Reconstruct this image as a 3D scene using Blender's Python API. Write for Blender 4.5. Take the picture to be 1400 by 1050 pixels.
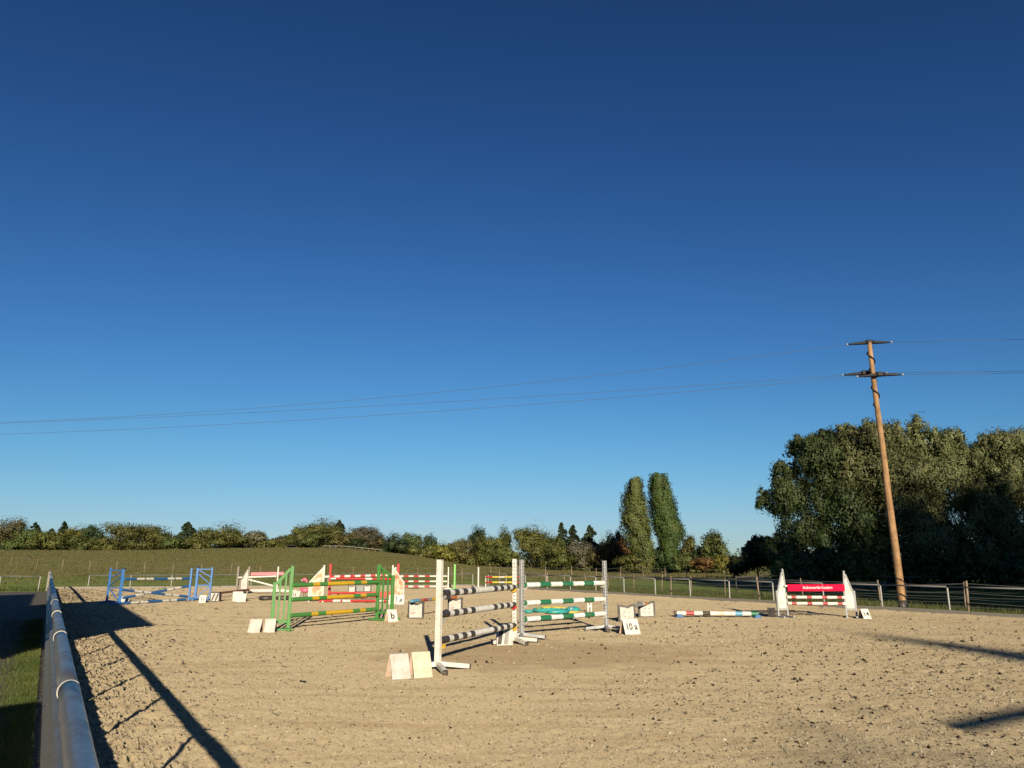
import bpy, bmesh, math, random
import numpy as np
from mathutils import Vector, Matrix, Quaternion

# ------------------------------------------------------------------ camera, sky, sun, exposure
for o in list(bpy.data.objects):
    bpy.data.objects.remove(o)
scene = bpy.context.scene
COL = scene.collection
cam_data = bpy.data.cameras.new('camera')
cam = bpy.data.objects.new('camera', cam_data)
COL.objects.link(cam)
scene.camera = cam
cam.location = (0, 0, 1.70)
cam.rotation_euler = (math.radians(90 + 13.995), 0, 0)
cam_data.sensor_width = 36.0
cam_data.lens = 36.0 * 971.0 / 1400.0
cam_data.clip_start = 0.05
cam_data.clip_end = 6000

SUN_EL = 16.8
SUN_AZ = 171.5                       # clockwise from +Y (the view direction): behind the camera
SHADOW = Vector((-math.sin(math.radians(8.5)), math.cos(math.radians(8.5)), 0))
world = bpy.data.worlds.new('World')
scene.world = world
world.use_nodes = True
wn = world.node_tree.nodes
wl = world.node_tree.links
bg = wn['Background']
sky = wn.new('ShaderNodeTexSky')
sky.sky_type = 'NISHITA'
sky.sun_disc = False
sky.sun_elevation = math.radians(SUN_EL)
sky.sun_rotation = math.radians(SUN_AZ)
sky.altitude = 350
sky.air_density = 1.0
sky.dust_density = 0.15
sky.ozone_density = 6.0
def _sky_gamma(src, g):
    nd = wn.new('ShaderNodeGamma'); nd.inputs['Gamma'].default_value = g
    wl.new(src, nd.inputs['Color']); return nd.outputs[0]
def _sky_vec(op, a, b):
    nd = wn.new('ShaderNodeVectorMath'); nd.operation = op
    for sock, v in ((nd.inputs[0], a), (nd.inputs[1], b)):
        if isinstance(v, tuple): sock.default_value = v
        else: wl.new(v, sock)
    return nd.outputs[0]
# the whole sky graded alike: deeper blue aloft with a soft shoulder towards the horizon
_p = _sky_gamma(_sky_vec('MULTIPLY', sky.outputs[0], (0.572, 0.550, 0.490)), 1.55)
_q = _sky_vec('DIVIDE', _p, (4.0, 5.7, 7.7))
_d = _sky_gamma(_sky_vec('ADD', _sky_vec('MULTIPLY', _q, _q), (1.0, 1.0, 1.0)), 0.5)
wl.new(_sky_vec('DIVIDE', _p, _d), bg.inputs['Color'])
bg.inputs['Strength'].default_value = 0.088

sd = bpy.data.lights.new('sun', 'SUN')
sun = bpy.data.objects.new('sun', sd)
COL.objects.link(sun)
sd.energy = 5.0
sd.angle = math.radians(0.53)
sd.color = (1.0, 0.87, 0.67)
ldir = SHADOW * math.cos(math.radians(SUN_EL)) + Vector((0, 0, -math.sin(math.radians(SUN_EL))))
sun.rotation_euler = ldir.to_track_quat('-Z', 'Y').to_euler()
sun.location = (10, -40, 30)

scene.view_settings.view_transform = 'Standard'
scene.view_settings.look = 'None'
scene.view_settings.exposure = 0.55
scene.view_settings.gamma = 1.0

# ------------------------------------------------------------------ helpers
R = math.radians
rng = np.random.default_rng(7)
random.seed(7)

def hexc(h):
    h = h.lstrip('#')
    out = []
    for i in (0, 2, 4):
        c = int(h[i:i+2], 16) / 255
        out.append(c / 12.92 if c <= 0.04045 else ((c + 0.055) / 1.055) ** 2.4)
    return tuple(out)

class NT:
    """tiny helper round a material's node tree"""
    def __init__(self, name):
        self.m = bpy.data.materials.new(name)
        self.m.use_nodes = True
        self.t = self.m.node_tree
        self.n = self.t.nodes
        self.l = self.t.links
        self.p = self.n['Principled BSDF']
        self.out = self.n['Material Output']
    def new(self, typ, **kw):
        nd = self.n.new(typ)
        for k, v in kw.items():
            if k.startswith('i_'):
                nd.inputs[k[2:].replace('_', ' ')].default_value = v
            else:
                setattr(nd, k, v)
        return nd
    def link(self, a, b):
        self.l.new(a, b)
    def coords(self, kind='Object'):
        return self.new('ShaderNodeTexCoord').outputs[kind]
    def noise(self, vec, scale, detail=4, rough=0.55):
        nd = self.new('ShaderNodeTexNoise')
        nd.inputs['Scale'].default_value = scale
        nd.inputs['Detail'].default_value = detail
        nd.inputs['Roughness'].default_value = rough
        if vec is not None:
            self.link(vec, nd.inputs['Vector'])
        return nd.outputs['Fac']
    def ramp(self, fac, stops, interp='LINEAR'):
        nd = self.new('ShaderNodeValToRGB')
        cr = nd.color_ramp
        cr.interpolation = interp
        while len(cr.elements) < len(stops):
            cr.elements.new(0.5)
        for e, (pos, c) in zip(cr.elements, stops):
            e.position = pos
            if not hasattr(c, '__len__'):
                c = (c, c, c)
            e.color = (*c, 1)
        self.link(fac, nd.inputs['Fac'])
        return nd.outputs['Color']
    def mix(self, fac, a, b, blend='MIX'):
        nd = self.new('ShaderNodeMix', data_type='RGBA', blend_type=blend)
        for sock, v in ((nd.inputs[0], fac), (nd.inputs[6], a), (nd.inputs[7], b)):
            if hasattr(v, 'is_linked') or isinstance(v, bpy.types.NodeSocket):
                self.link(v, sock)
            elif hasattr(v, '__len__'):
                sock.default_value = (*v, 1) if len(v) == 3 else v
            else:
                sock.default_value = v
        return nd.outputs[2]
    def math(self, op, a, b=0.0):
        nd = self.new('ShaderNodeMath', operation=op)
        for sock, v in ((nd.inputs[0], a), (nd.inputs[1], b)):
            if isinstance(v, bpy.types.NodeSocket):
                self.link(v, sock)
            else:
                sock.default_value = v
        return nd.outputs[0]
    def bump(self, h, strength, dist):
        nd = self.new('ShaderNodeBump')
        nd.inputs['Strength'].default_value = strength
        nd.inputs['Distance'].default_value = dist
        self.link(h, nd.inputs['Height'])
        self.link(nd.outputs['Normal'], self.p.inputs['Normal'])
    def matte(self, v=1.0):
        if 'Diffuse Roughness' in self.p.inputs:
            self.p.inputs['Diffuse Roughness'].default_value = v
    def base(self, c):
        if isinstance(c, bpy.types.NodeSocket):
            self.link(c, self.p.inputs['Base Color'])
        else:
            self.p.inputs['Base Color'].default_value = (*c, 1)

MATS = {}
def paint(name, c, rough=0.5, dirt=0.35, metal=0.0, dirtc=(0.25, 0.19, 0.12), scale=7.0):
    """weathered paint: sun-bleached tone variation, scuffs and dust"""
    if name in MATS:
        return MATS[name]
    t = NT(name)
    co = t.coords('Object')
    n1 = t.noise(co, scale, 5, 0.62)
    n2 = t.noise(co, scale * 6, 4, 0.6)
    col = t.mix(t.ramp(n1, [(0.35, 0.0), (0.75, 1.0)]), c, tuple(x * 0.80 for x in c))
    m = t.ramp(t.math('MULTIPLY', n1, n2), [(0.23, 0.0), (0.37, min(dirt * 1.35, 0.6))])
    col = t.mix(m, col, dirtc)
    t.base(col)
    t.p.inputs['Metallic'].default_value = metal
    t.link(t.ramp(n2, [(0.3, max(rough - 0.12, 0.05)), (0.7, min(rough + 0.2, 1))]), t.p.inputs['Roughness'])
    t.bump(n2, 0.15, 0.01)
    MATS[name] = t.m
    return t.m

def galv(name, c, rough=0.42, metal=0.85):  # spangled zinc with duller, stained patches
    if name in MATS:
        return MATS[name]
    t = NT(name)
    co = t.coords('Object')
    v = t.new('ShaderNodeTexVoronoi')
    v.inputs['Scale'].default_value = 55
    t.link(co, v.inputs['Vector'])
    n1 = t.noise(co, 3.0, 6, 0.65)
    col = t.mix(t.ramp(v.outputs['Color'], [(0.2, 0.0), (0.8, 1.0)]), tuple(x * 0.86 for x in c), c)
    col = t.mix(t.ramp(n1, [(0.45, 0.0), (0.70, 0.6)]), col, tuple(x * 0.5 for x in c))
    n5 = t.noise(co, 21.0, 5, 0.7)
    col = t.mix(t.ramp(n5, [(0.56, 0.0), (0.70, 0.45)]), col, (0.16, 0.12, 0.08))
    t.base(col)
    t.p.inputs['Metallic'].default_value = metal
    t.link(t.ramp(n1, [(0.3, rough - 0.1), (0.7, rough + 0.18)]), t.p.inputs['Roughness'])
    t.bump(n1, 0.1, 0.01)
    MATS[name] = t.m
    return t.m

def foliage(name, c1, c2, c3, trans=0.18, rough=0.55):
    if name in MATS:
        return MATS[name]
    t = NT(name)
    gi = t.new('ShaderNodeNewGeometry')
    oi = t.new('ShaderNodeObjectInfo')
    co = t.coords('Object')
    n = t.noise(co, 0.45, 3, 0.6)
    col = t.ramp(gi.outputs['Random Per Island'], [(0.0, c1), (0.5, c2), (0.85, c2), (1.0, c3)])
    col = t.mix(t.ramp(n, [(0.38, 0.0), (0.66, 0.7)]), col, c3)
    hs = t.new('ShaderNodeHueSaturation')
    t.link(col, hs.inputs['Color'])
    t.link(t.math('ADD', t.math('MULTIPLY', oi.outputs['Random'], 0.025), 0.492), hs.inputs['Hue'])
    t.link(t.math('ADD', t.math('MULTIPLY', oi.outputs['Random'], 0.45), 0.78), hs.inputs['Value'])
    col = hs.outputs['Color']
    t.base(col)
    t.p.inputs['Roughness'].default_value = rough
    t.p.inputs['Specular IOR Level'].default_value = 0.25
    tr = t.new('ShaderNodeBsdfTranslucent')
    t.link(col, tr.inputs['Color'])
    mx = t.new('ShaderNodeMixShader')
    mx.inputs[0].default_value = trans
    t.link(t.p.outputs[0], mx.inputs[1])
    t.link(tr.outputs[0], mx.inputs[2])
    t.link(mx.outputs[0], t.out.inputs['Surface'])
    MATS[name] = t.m
    return t.m

class MB:
    """collects boxes, bars, tubes and sheets into ONE mesh object"""
    def __init__(self):
        self.v = []
        self.f = []
        self.mi = []
        self.sm = []
    def add(self, vs, fs, mi=0, smooth=False):
        k = len(self.v)
        self.v += [tuple(v) for v in vs]
        for f in fs:
            self.f.append(tuple(k + i for i in f))
            self.mi.append(mi)
            self.sm.append(smooth)
        return self
    def box(self, c, s, mi=0, rot=None, bev=0.0):
        hx, hy, hz = s[0] / 2, s[1] / 2, s[2] / 2
        if bev <= 0:
            vs = [(x, y, z) for x in (-hx, hx) for y in (-hy, hy) for z in (-hz, hz)]
            fs = [(0, 1, 3, 2), (4, 6, 7, 5), (0, 4, 5, 1), (2, 3, 7, 6), (0, 2, 6, 4), (1, 5, 7, 3)]
        else:
            bm = bmesh.new()
            bmesh.ops.create_cube(bm, size=1.0)
            bmesh.ops.scale(bm, vec=s, verts=bm.verts)
            bmesh.ops.bevel(bm, geom=bm.edges[:], offset=bev, segments=1, affect='EDGES')
            vs = [v.co.copy() for v in bm.verts]
            fs = [[v.index for v in f.verts] for f in bm.faces]
            bm.free()
        M = rot.to_matrix() if isinstance(rot, Quaternion) else (rot if rot is not None else Matrix.Identity(3))
        c = Vector(c)
        return self.add([M @ Vector(v) + c for v in vs], fs, mi)
    def bar(self, a, b, w, h=None, mi=0, bev=0.0, up=(0, 0, 1)):
        """rectangular bar from a to b, w across, h in the up direction"""
        a = Vector(a); b = Vector(b); h = h or w
        d = b - a
        L = d.length
        x = d.normalized()
        u = Vector(up)
        if abs(x.dot(u)) > 0.98:
            u = Vector((0, 1, 0))
        y = u.cross(x).normalized()
        z = x.cross(y)
        M = Matrix((x, y, z)).transposed()
        return self.box((a + b) / 2, (L, w, h), mi, M, bev)
    def tube(self, pts, r, n=10, mi=0, caps=True, smooth=True, rs=None):
        pts = [Vector(p) for p in pts]
        ring = []
        vs = []
        fs = []
        prev = None
        for i, p in enumerate(pts):
            d = (pts[min(i + 1, len(pts) - 1)] - pts[max(i - 1, 0)]).normalized()
            if prev is None:
                u = Vector((0, 0, 1)) if abs(d.z) < 0.95 else Vector((0, 1, 0))
                y = u.cross(d).normalized()
            else:
                y = (prev - d * prev.dot(d)).normalized()
            prev = y
            z = d.cross(y)
            rr = rs[i] if rs else r
            for k in range(n):
                a = 2 * math.pi * k / n
                vs.append(p + (y * math.cos(a) + z * math.sin(a)) * rr)
        for i in range(len(pts) - 1):
            for k in range(n):
                k2 = (k + 1) % n
                fs.append((i * n + k, i * n + k2, (i + 1) * n + k2, (i + 1) * n + k))
        self.add(vs, fs, mi, smooth)
        if caps:
            k0 = len(self.v) - len(vs)
            self.f.append(tuple(k0 + k for k in reversed(range(n)))); self.mi.append(mi); self.sm.append(False)
            e = k0 + (len(pts) - 1) * n
            self.f.append(tuple(e + k for k in range(n))); self.mi.append(mi); self.sm.append(False)
        return self
    def prism(self, poly, o, ux, uz, th, mi=0):
        """polygon (list of (a, b)) in the plane o + a*ux + b*uz, th thick along the normal"""
        o = Vector(o); ux = Vector(ux).normalized(); uz = Vector(uz).normalized()
        nrm = ux.cross(uz).normalized() * (th / 2)
        n = len(poly)
        vs = [o + ux * a + uz * b + nrm for a, b in poly] + [o + ux * a + uz * b - nrm for a, b in poly]
        fs = [tuple(range(n)), tuple(reversed(range(n, 2 * n)))]
        for k in range(n):
            k2 = (k + 1) % n
            fs.append((k2, k, n + k, n + k2))
        return self.add(vs, fs, mi)
    def blob(self, c, r, n=12, m=8, mi=0, rough=0.0, seed=0, rot=None):
        rg = random.Random(seed)
        vs = []
        fs = []
        M = rot or Matrix.Identity(3)
        c = Vector(c)
        for j in range(m + 1):
            ph = math.pi * j / m
            for i in range(n):
                th = 2 * math.pi * i / n
                k = 1 + rough * (rg.random() - 0.5) * 2
                vs.append(c + M @ Vector((r[0] * k * math.sin(ph) * math.cos(th), r[1] * k * math.sin(ph) * math.sin(th), r[2] * k * math.cos(ph))))
        for j in range(m):
            for i in range(n):
                i2 = (i + 1) % n
                fs.append((j * n + i, (j + 1) * n + i, (j + 1) * n + i2, j * n + i2))
        return self.add(vs, fs, mi, True)
    def build(self, name, mats, parent=None, loc=None):
        me = bpy.data.meshes.new(name)
        me.from_pydata([tuple(v) for v in self.v], [], self.f)
        mats = mats if isinstance(mats, (list, tuple)) else [mats]
        for m in mats:
            me.materials.append(m)
        me.polygons.foreach_set('material_index', self.mi)
        me.polygons.foreach_set('use_smooth', self.sm)
        me.update()
        o = bpy.data.objects.new(name, me)
        COL.objects.link(o)
        if parent is not None:
            o.parent = parent
        if loc is not None:
            o.location = loc
        return o

def tag(o, label=None, cat=None, group=None, kind=None):
    if label: o['label'] = label
    if cat: o['category'] = cat
    if group: o['group'] = group
    if kind: o['kind'] = kind
    return o

def empty(name, loc, label, cat, group=None, rz=0.0):
    o = bpy.data.objects.new(name, None)
    COL.objects.link(o)
    o.location = loc
    o.rotation_euler = (0, 0, rz)
    o.empty_display_size = 0.1
    return tag(o, label, cat, group)

def fast_mesh(name, verts, quads, mat, parent=None, tri=False, smooth=False):
    k = 3 if tri else 4
    me = bpy.data.meshes.new(name)
    nv = len(verts); nf = len(quads)
    me.vertices.add(nv)
    me.vertices.foreach_set('co', np.asarray(verts, dtype=np.float32).ravel())
    me.loops.add(nf * k)
    me.loops.foreach_set('vertex_index', np.asarray(quads, dtype=np.int32).ravel())
    me.polygons.add(nf)
    me.polygons.foreach_set('loop_start', np.arange(0, nf * k, k, dtype=np.int32))
    me.polygons.foreach_set('use_smooth', np.full(nf, smooth, dtype=bool))
    me.update(calc_edges=True)
    if mat is not None:
        me.materials.append(mat)
    o = bpy.data.objects.new(name, me)
    COL.objects.link(o)
    if parent is not None:
        o.parent = parent
    return o

# --- value noise for terrain relief
_perm = rng.random((256, 256))
def vnoise(x, y):
    xi = np.floor(x).astype(int); yi = np.floor(y).astype(int)
    fx = x - xi; fy = y - yi
    fx = fx * fx * (3 - 2 * fx); fy = fy * fy * (3 - 2 * fy)
    a = _perm[xi & 255, yi & 255]; b = _perm[(xi + 1) & 255, yi & 255]
    c = _perm[xi & 255, (yi + 1) & 255]; d = _perm[(xi + 1) & 255, (yi + 1) & 255]
    return (a * (1 - fx) + b * fx) * (1 - fy) + (c * (1 - fx) + d * fx) * fy - 0.5
def fbm(x, y, f, octv=4, g=0.55):
    s = 0; a = 1.0
    for k in range(octv):
        s = s + a * vnoise(x * f + 17.3 * k, y * f + 5.7 * k)
        f *= 2.03; a *= g
    return s

# the arena's own axes: T runs along its long left fence, Q across it to the right
TH = R(-32.36)
T = Vector((math.sin(TH), math.cos(TH), 0))
Q = Vector((math.cos(TH), -math.sin(TH), 0))
def qt(q, t, z=0.0):
    v = Q * q + T * t
    return Vector((v.x, v.y, z))
Q_RIGHT = 24.75
def t_far(q):
    return 53.3 - 9.6 * q / Q_RIGHT

# ------------------------------------------------------------------ materials
M = {}
M['white'] = paint('white_paint', (0.72, 0.68, 0.58), 0.45, 0.22)
M['polewhite'] = paint('white_pole_paint', (0.82, 0.79, 0.71), 0.5, 0.2)
M['cream'] = paint('cream_paint', (0.62, 0.56, 0.40), 0.6, 0.25)
M['paper'] = paint('white_board', (0.54, 0.515, 0.455), 0.6, 0.30)
M['pinkboard'] = paint('bare_board_edge', (0.62, 0.46, 0.34), 0.6, 0.2)
M['black'] = paint('black_paint', (0.028, 0.026, 0.024), 0.45, 0.35)
M['dark'] = paint('dark_paint', (0.040, 0.033, 0.026), 0.6, 0.3)
M['green'] = paint('grass_green_paint', (0.055, 0.235, 0.040), 0.45, 0.3)
M['dgreen'] = paint('bottle_green_paint', (0.012, 0.16, 0.07), 0.4, 0.2)
M['lgreen'] = paint('light_green_paint', (0.16, 0.52, 0.10), 0.4, 0.2)
M['yellow'] = paint('yellow_paint', (0.66, 0.40, 0.012), 0.4, 0.2)
M['lyellow'] = paint('pale_yellow_paint', (0.70, 0.56, 0.08), 0.4, 0.2)
M['red'] = paint('red_paint', (0.50, 0.022, 0.020), 0.4, 0.18)
M['dred'] = paint('dull_red_paint', (0.42, 0.045, 0.05), 0.45, 0.25)
M['maroon'] = paint('maroon_paint', (0.11, 0.03, 0.02), 0.5, 0.3)
M['blue'] = paint('sky_blue_paint', (0.022, 0.155, 0.44), 0.45, 0.3)
M['dblue'] = paint('deep_blue_paint', (0.016, 0.12, 0.33), 0.4, 0.25)
M['lblue'] = paint('light_blue_paint', (0.12, 0.35, 0.50), 0.45, 0.25)
M['pink'] = paint('pink_paint', (0.58, 0.17, 0.20), 0.45, 0.2)
M['fpink'] = paint('flamingo_pink_plastic', (0.66, 0.13, 0.20), 0.35, 0.1)
M['banner'] = paint('crimson_banner', (0.62, 0.004, 0.045), 0.6, 0.0)
M['banner'].node_tree.nodes['Principled BSDF'].inputs['Specular IOR Level'].default_value = 0.08
M['orange'] = paint('orange_paint', (0.52, 0.16, 0.03), 0.45, 0.25)
M['turq'] = paint('turquoise_plastic', (0.03, 0.34, 0.30), 0.35, 0.2)
M['yplas'] = paint('yellow_plastic', (0.56, 0.48, 0.10), 0.4, 0.2)
M['greyp'] = paint('grey_paint', (0.26, 0.26, 0.24), 0.5, 0.25)
M['greywood'] = paint('weathered_grey_wood', (0.23, 0.20, 0.16), 0.8, 0.3)
M['alu'] = galv('dull_aluminium', (0.40, 0.40, 0.385), 0.55, 0.25)
M['galv'] = galv('galvanised_steel', (0.27, 0.28, 0.29), 0.38, 0.75)
M['galv_light'] = galv('bright_galvanised_steel', (0.20, 0.20, 0.19), 0.45, 0.6)
M['collar'] = paint('pale_collar', (0.56, 0.53, 0.46), 0.4, 0.2)
M['insul'] = paint('black_rubber', (0.010, 0.010, 0.011), 0.65, 0.0)
M['wire'] = paint('wire_grey', (0.07, 0.075, 0.08), 0.6, 0.0)
M['fencewire'] = paint('fence_wire', (0.16, 0.15, 0.13), 0.5, 0.0)
M['ink'] = paint('black_lettering', (0.012, 0.012, 0.012), 0.5, 0.0)
M['inkwhite'] = paint('white_lettering', (0.75, 0.73, 0.70), 0.5, 0.0)
M['railgrey'] = paint('dull_grey_rail', (0.13, 0.135, 0.135), 0.7, 0.2)
M['postgrey'] = paint('pale_grey_post', (0.36, 0.36, 0.33), 0.6, 0.25)
M['kerb'] = paint('kerb_board', (0.23, 0.21, 0.17), 0.85, 0.5)
M['roof'] = paint('roof_sheet', (0.16, 0.07, 0.05), 0.7, 0.3)
M['wallp'] = paint('rendered_wall', (0.48, 0.44, 0.36), 0.85, 0.3)

def wood(name, c1, c2, c3, grain=26):
    t = NT(name)
    co = t.coords('Object')
    mp = t.new('ShaderNodeMapping')
    mp.inputs['Scale'].default_value = (grain, grain, 1.2)
    t.link(co, mp.inputs['Vector'])
    n = t.noise(mp.outputs[0], 1.0, 5, 0.65)
    n2 = t.noise(co, 2.2, 4, 0.6)
    col = t.ramp(n, [(0.28, c1), (0.5, c2), (0.72, c3)])
    col = t.mix(t.ramp(n2, [(0.42, 0.0), (0.66, 0.75)]), col, c1)
    n3 = t.noise(co, 11.0, 4, 0.7)
    col = t.mix(t.ramp(n3, [(0.58, 0.0), (0.70, 0.6)]), col, tuple(x * 0.4 for x in c1))
    t.base(col)
    t.p.inputs['Roughness'].default_value = 0.8
    t.bump(n, 0.5, 0.01)
    return t.m
M['polewood'] = wood('larch_pole_wood', (0.16, 0.085, 0.035), (0.34, 0.195, 0.085), (0.46, 0.29, 0.145))
M['postwood'] = wood('weathered_post_wood', (0.12, 0.085, 0.055), (0.24, 0.18, 0.12), (0.34, 0.27, 0.19))
M['darkwood'] = wood('dark_stained_wood', (0.02, 0.016, 0.012), (0.045, 0.036, 0.028), (0.075, 0.06, 0.045))
M['bark'] = wood('bark', (0.03, 0.022, 0.015), (0.07, 0.052, 0.036), (0.12, 0.095, 0.07), 6)

M['willow'] = foliage('willow_leaf', (0.060, 0.077, 0.026), (0.122, 0.137, 0.051), (0.220, 0.226, 0.098))
M['willow_dark'] = foliage('dark_leaf', (0.024, 0.036, 0.011), (0.044, 0.062, 0.021), (0.084, 0.097, 0.036))
M['poplar'] = foliage('poplar_leaf', (0.040, 0.057, 0.016), (0.081, 0.098, 0.028), (0.144, 0.138, 0.040))
M['poplar_dark'] = foliage('dark_poplar_leaf', (0.025, 0.046, 0.011), (0.048, 0.078, 0.018), (0.092, 0.103, 0.028))
M['olive'] = foliage('olive_leaf', (0.052, 0.062, 0.016), (0.100, 0.110, 0.026), (0.165, 0.158, 0.042))
M['midgreen'] = foliage('mid_green_leaf', (0.040, 0.058, 0.016), (0.078, 0.100, 0.026), (0.130, 0.140, 0.038))
M['deep'] = foliage('deep_green_leaf', (0.018, 0.033, 0.013), (0.035, 0.055, 0.020), (0.062, 0.080, 0.027))
M['conifer'] = foliage('conifer_needles', (0.014, 0.026, 0.014), (0.029, 0.046, 0.022), (0.050, 0.065, 0.029), 0.08)
M['rust'] = foliage('rust_leaf', (0.075, 0.043, 0.018), (0.144, 0.075, 0.027), (0.206, 0.110, 0.040))
M['brown'] = foliage('brown_leaf', (0.052, 0.048, 0.018), (0.095, 0.085, 0.030), (0.150, 0.125, 0.045))
M['twig'] = foliage('grey_twig_leaf', (0.075, 0.070, 0.042), (0.125, 0.115, 0.070), (0.180, 0.165, 0.105))
M['yellowgreen'] = foliage('yellow_green_leaf', (0.090, 0.094, 0.019), (0.150, 0.144, 0.029), (0.228, 0.192, 0.042))
M['blade'] = foliage('grass_blade', (0.045, 0.070, 0.014), (0.080, 0.105, 0.022), (0.140, 0.140, 0.045), 0.3)

# ------------------------------------------------------------------ terrain
def ground_material():
    t = NT('pasture_and_field')
    co = t.coords('Object')
    big = t.noise(co, 0.06, 5, 0.6)
    mid = t.noise(co, 0.9, 5, 0.65)
    fine = t.noise(co, 9.0, 4, 0.7)
    mp = t.new('ShaderNodeMapping')
    mp.inputs['Rotation'].default_value = (0, 0, R(4))
    mp.inputs['Scale'].default_value = (0.05, 0.6, 1)
    t.link(co, mp.inputs['Vector'])
    rows = t.noise(mp.outputs[0], 1.0, 6, 0.72)
    sep = t.new('ShaderNodeSeparateXYZ')
    t.link(co, sep.inputs[0])
    # pasture
    past = t.ramp(mid, [(0.3, (0.039, 0.057, 0.012)), (0.55, (0.072, 0.097, 0.019)), (0.8, (0.111, 0.124, 0.031))])
    past = t.mix(t.ramp(big, [(0.42, 0.0), (0.65, 0.6)]), past, (0.111, 0.108, 0.034))
    past = t.mix(t.ramp(fine, [(0.35, 0.5), (0.62, 0.0)]), past, (0.029, 0.041, 0.010))
    # mown, half-dry field on the rise
    fld = t.ramp(rows, [(0.36, (0.095, 0.066, 0.028)), (0.5, (0.087, 0.078, 0.025)), (0.62, (0.070, 0.078, 0.020))])
    fld = t.mix(t.ramp(big, [(0.38, 0.0), (0.62, 0.8)]), fld, (0.064, 0.076, 0.018))
    fld = t.mix(t.ramp(mid, [(0.50, 0.0), (0.68, 0.5)]), fld, (0.105, 0.097, 0.040))
    fld = t.mix(t.ramp(fine, [(0.38, 0.6), (0.56, 0.0)]), fld, (0.042, 0.040, 0.015))
    # the field starts beyond the paddock on the left; the right keeps its grass
    edge = t.math('ADD', t.math('ADD', sep.outputs[1], t.math('MULTIPLY', sep.outputs[0], -0.35)), t.math('MULTIPLY', big, 10.0))
    f = t.ramp(t.math('MULTIPLY', edge, 0.01), [(0.845, 0.0), (0.885, 1.0)])
    t.base(t.mix(f, past, fld))
    t.p.inputs['Roughness'].default_value = 0.95
    t.p.inputs['Specular IOR Level'].default_value = 0.1
    t.matte()
    t.bump(t.math('ADD', mid, t.math('MULTIPLY', fine, 0.4)), 0.6, 0.12)
    return t.m

RX = np.array([-1200, -600, -200, 0, 200, 370, 470, 560, 640, 760, 1000, 1500, 3000], float)
RZ = np.array([3.0, 3.0, 3.2, 3.45, 3.5, 4.2, 4.2, 3.0, 0.9, 0.0, -0.3, -0.3, -0.3])
def ground_z(x, y):
    r = np.hypot(x, y)
    yy = np.maximum(y, 1.0)
    px = 700 + 1001 * np.clip(x / yy, -3, 3)
    ridge = np.interp(px, RX, RZ)
    s = np.clip((r - 62) / 85, 0, 1); s = s * s * (3 - 2 * s)
    s = np.where(y > 5, s, 0)
    far = np.clip((r - 180) / 900, 0, 1)
    return -0.06 + ridge * s - far * 3.0 + fbm(x, y, 0.05, 3) * 0.25 * np.clip((r - 55) / 60, 0, 1)
def gz(x, y):
    return float(ground_z(np.array([float(x)]), np.array([float(y)]))[0])

def build_ground():
    na, nr = 260, 130
    rr = np.concatenate([[0.0], np.geomspace(2.0, 3000, nr)])
    aa = np.linspace(0, 2 * math.pi, na, endpoint=False)
    Rr, Aa = np.meshgrid(rr, aa, indexing='ij')
    x = Rr * np.sin(Aa); y = Rr * np.cos(Aa)
    z = ground_z(x, y)
    v = np.stack([x, y, z], -1).reshape(-1, 3)
    i = np.arange(nr)[:, None]; j = np.arange(na)[None, :]
    j2 = (j + 1) % na
    q = np.stack([i * na + j, (i + 1) * na + j, (i + 1) * na + j2, i * na + j2], -1).reshape(-1, 4)
    q = q[:, ::-1]
    o = fast_mesh('ground', v, q, ground_material(), smooth=True)
    tag(o, 'green pasture and olive field rising to the tree line', kind='structure')
build_ground()

def sand_material():
    t = NT('arena_sand')
    co = t.coords('Object')
    n0 = t.noise(co, 0.22, 4, 0.6)
    n1 = t.noise(co, 1.6, 5, 0.65)
    n2 = t.noise(co, 18.0, 4, 0.7)
    n3 = t.noise(co, 75.0, 3, 0.7)
    mp = t.new('ShaderNodeMapping')
    mp.inputs['Rotation'].default_value = (0, 0, R(12))
    mp.inputs['Scale'].default_value = (0.35, 2.2, 1)
    t.link(co, mp.inputs['Vector'])
    drag = t.noise(mp.outputs[0], 1.0, 5, 0.6)
    col = t.ramp(n2, [(0.30, (0.249, 0.197, 0.115)), (0.5, (0.299, 0.241, 0.148)), (0.68, (0.351, 0.290, 0.183))])
    col = t.mix(t.ramp(n3, [(0.30, 0.75), (0.44, 0.0)]), col, (0.156, 0.114, 0.066))
    col = t.mix(t.ramp(n3, [(0.57, 0.0), (0.70, 0.6)]), col, (0.498, 0.426, 0.304))
    col = t.mix(t.ramp(drag, [(0.50, 0.0), (0.66, 0.6)]), col, (0.206, 0.148, 0.084))
    col = t.mix(t.ramp(n0, [(0.42, 0.0), (0.68, 0.28)]), col, (0.257, 0.194, 0.115))
    # trodden, damper ground round the take-off in front of the two plain uprights
    mp2 = t.new('ShaderNodeMapping')
    mp2.inputs['Location'].default_value = (-0.55, -14.3, 0)
    t.link(co, mp2.inputs['Vector'])
    mp3 = t.new('ShaderNodeMapping')
    mp3.inputs['Scale'].default_value = (0.25, 0.37, 0)
    t.link(mp2.outputs[0], mp3.inputs['Vector'])
    ln = t.new('ShaderNodeVectorMath', operation='LENGTH')
    t.link(mp3.outputs[0], ln.inputs[0])
    dsum = t.math('ADD', ln.outputs['Value'], t.math('MULTIPLY', t.math('SUBTRACT', n1, 0.5), 1.5))
    damp = t.ramp(dsum, [(0.55, 0.58), (1.12, 0.0)])
    col = t.mix(damp, col, (0.163, 0.115, 0.066))
    t.base(col)
    t.p.inputs['Roughness'].default_value = 0.92
    t.p.inputs['Specular IOR Level'].default_value = 0.15
    h = t.math('ADD', t.math('MULTIPLY', n2, 1.0), t.math('MULTIPLY', n3, 0.45))
    t.matte()
    t.bump(h, 0.7, 0.016)
    return t.m
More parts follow.
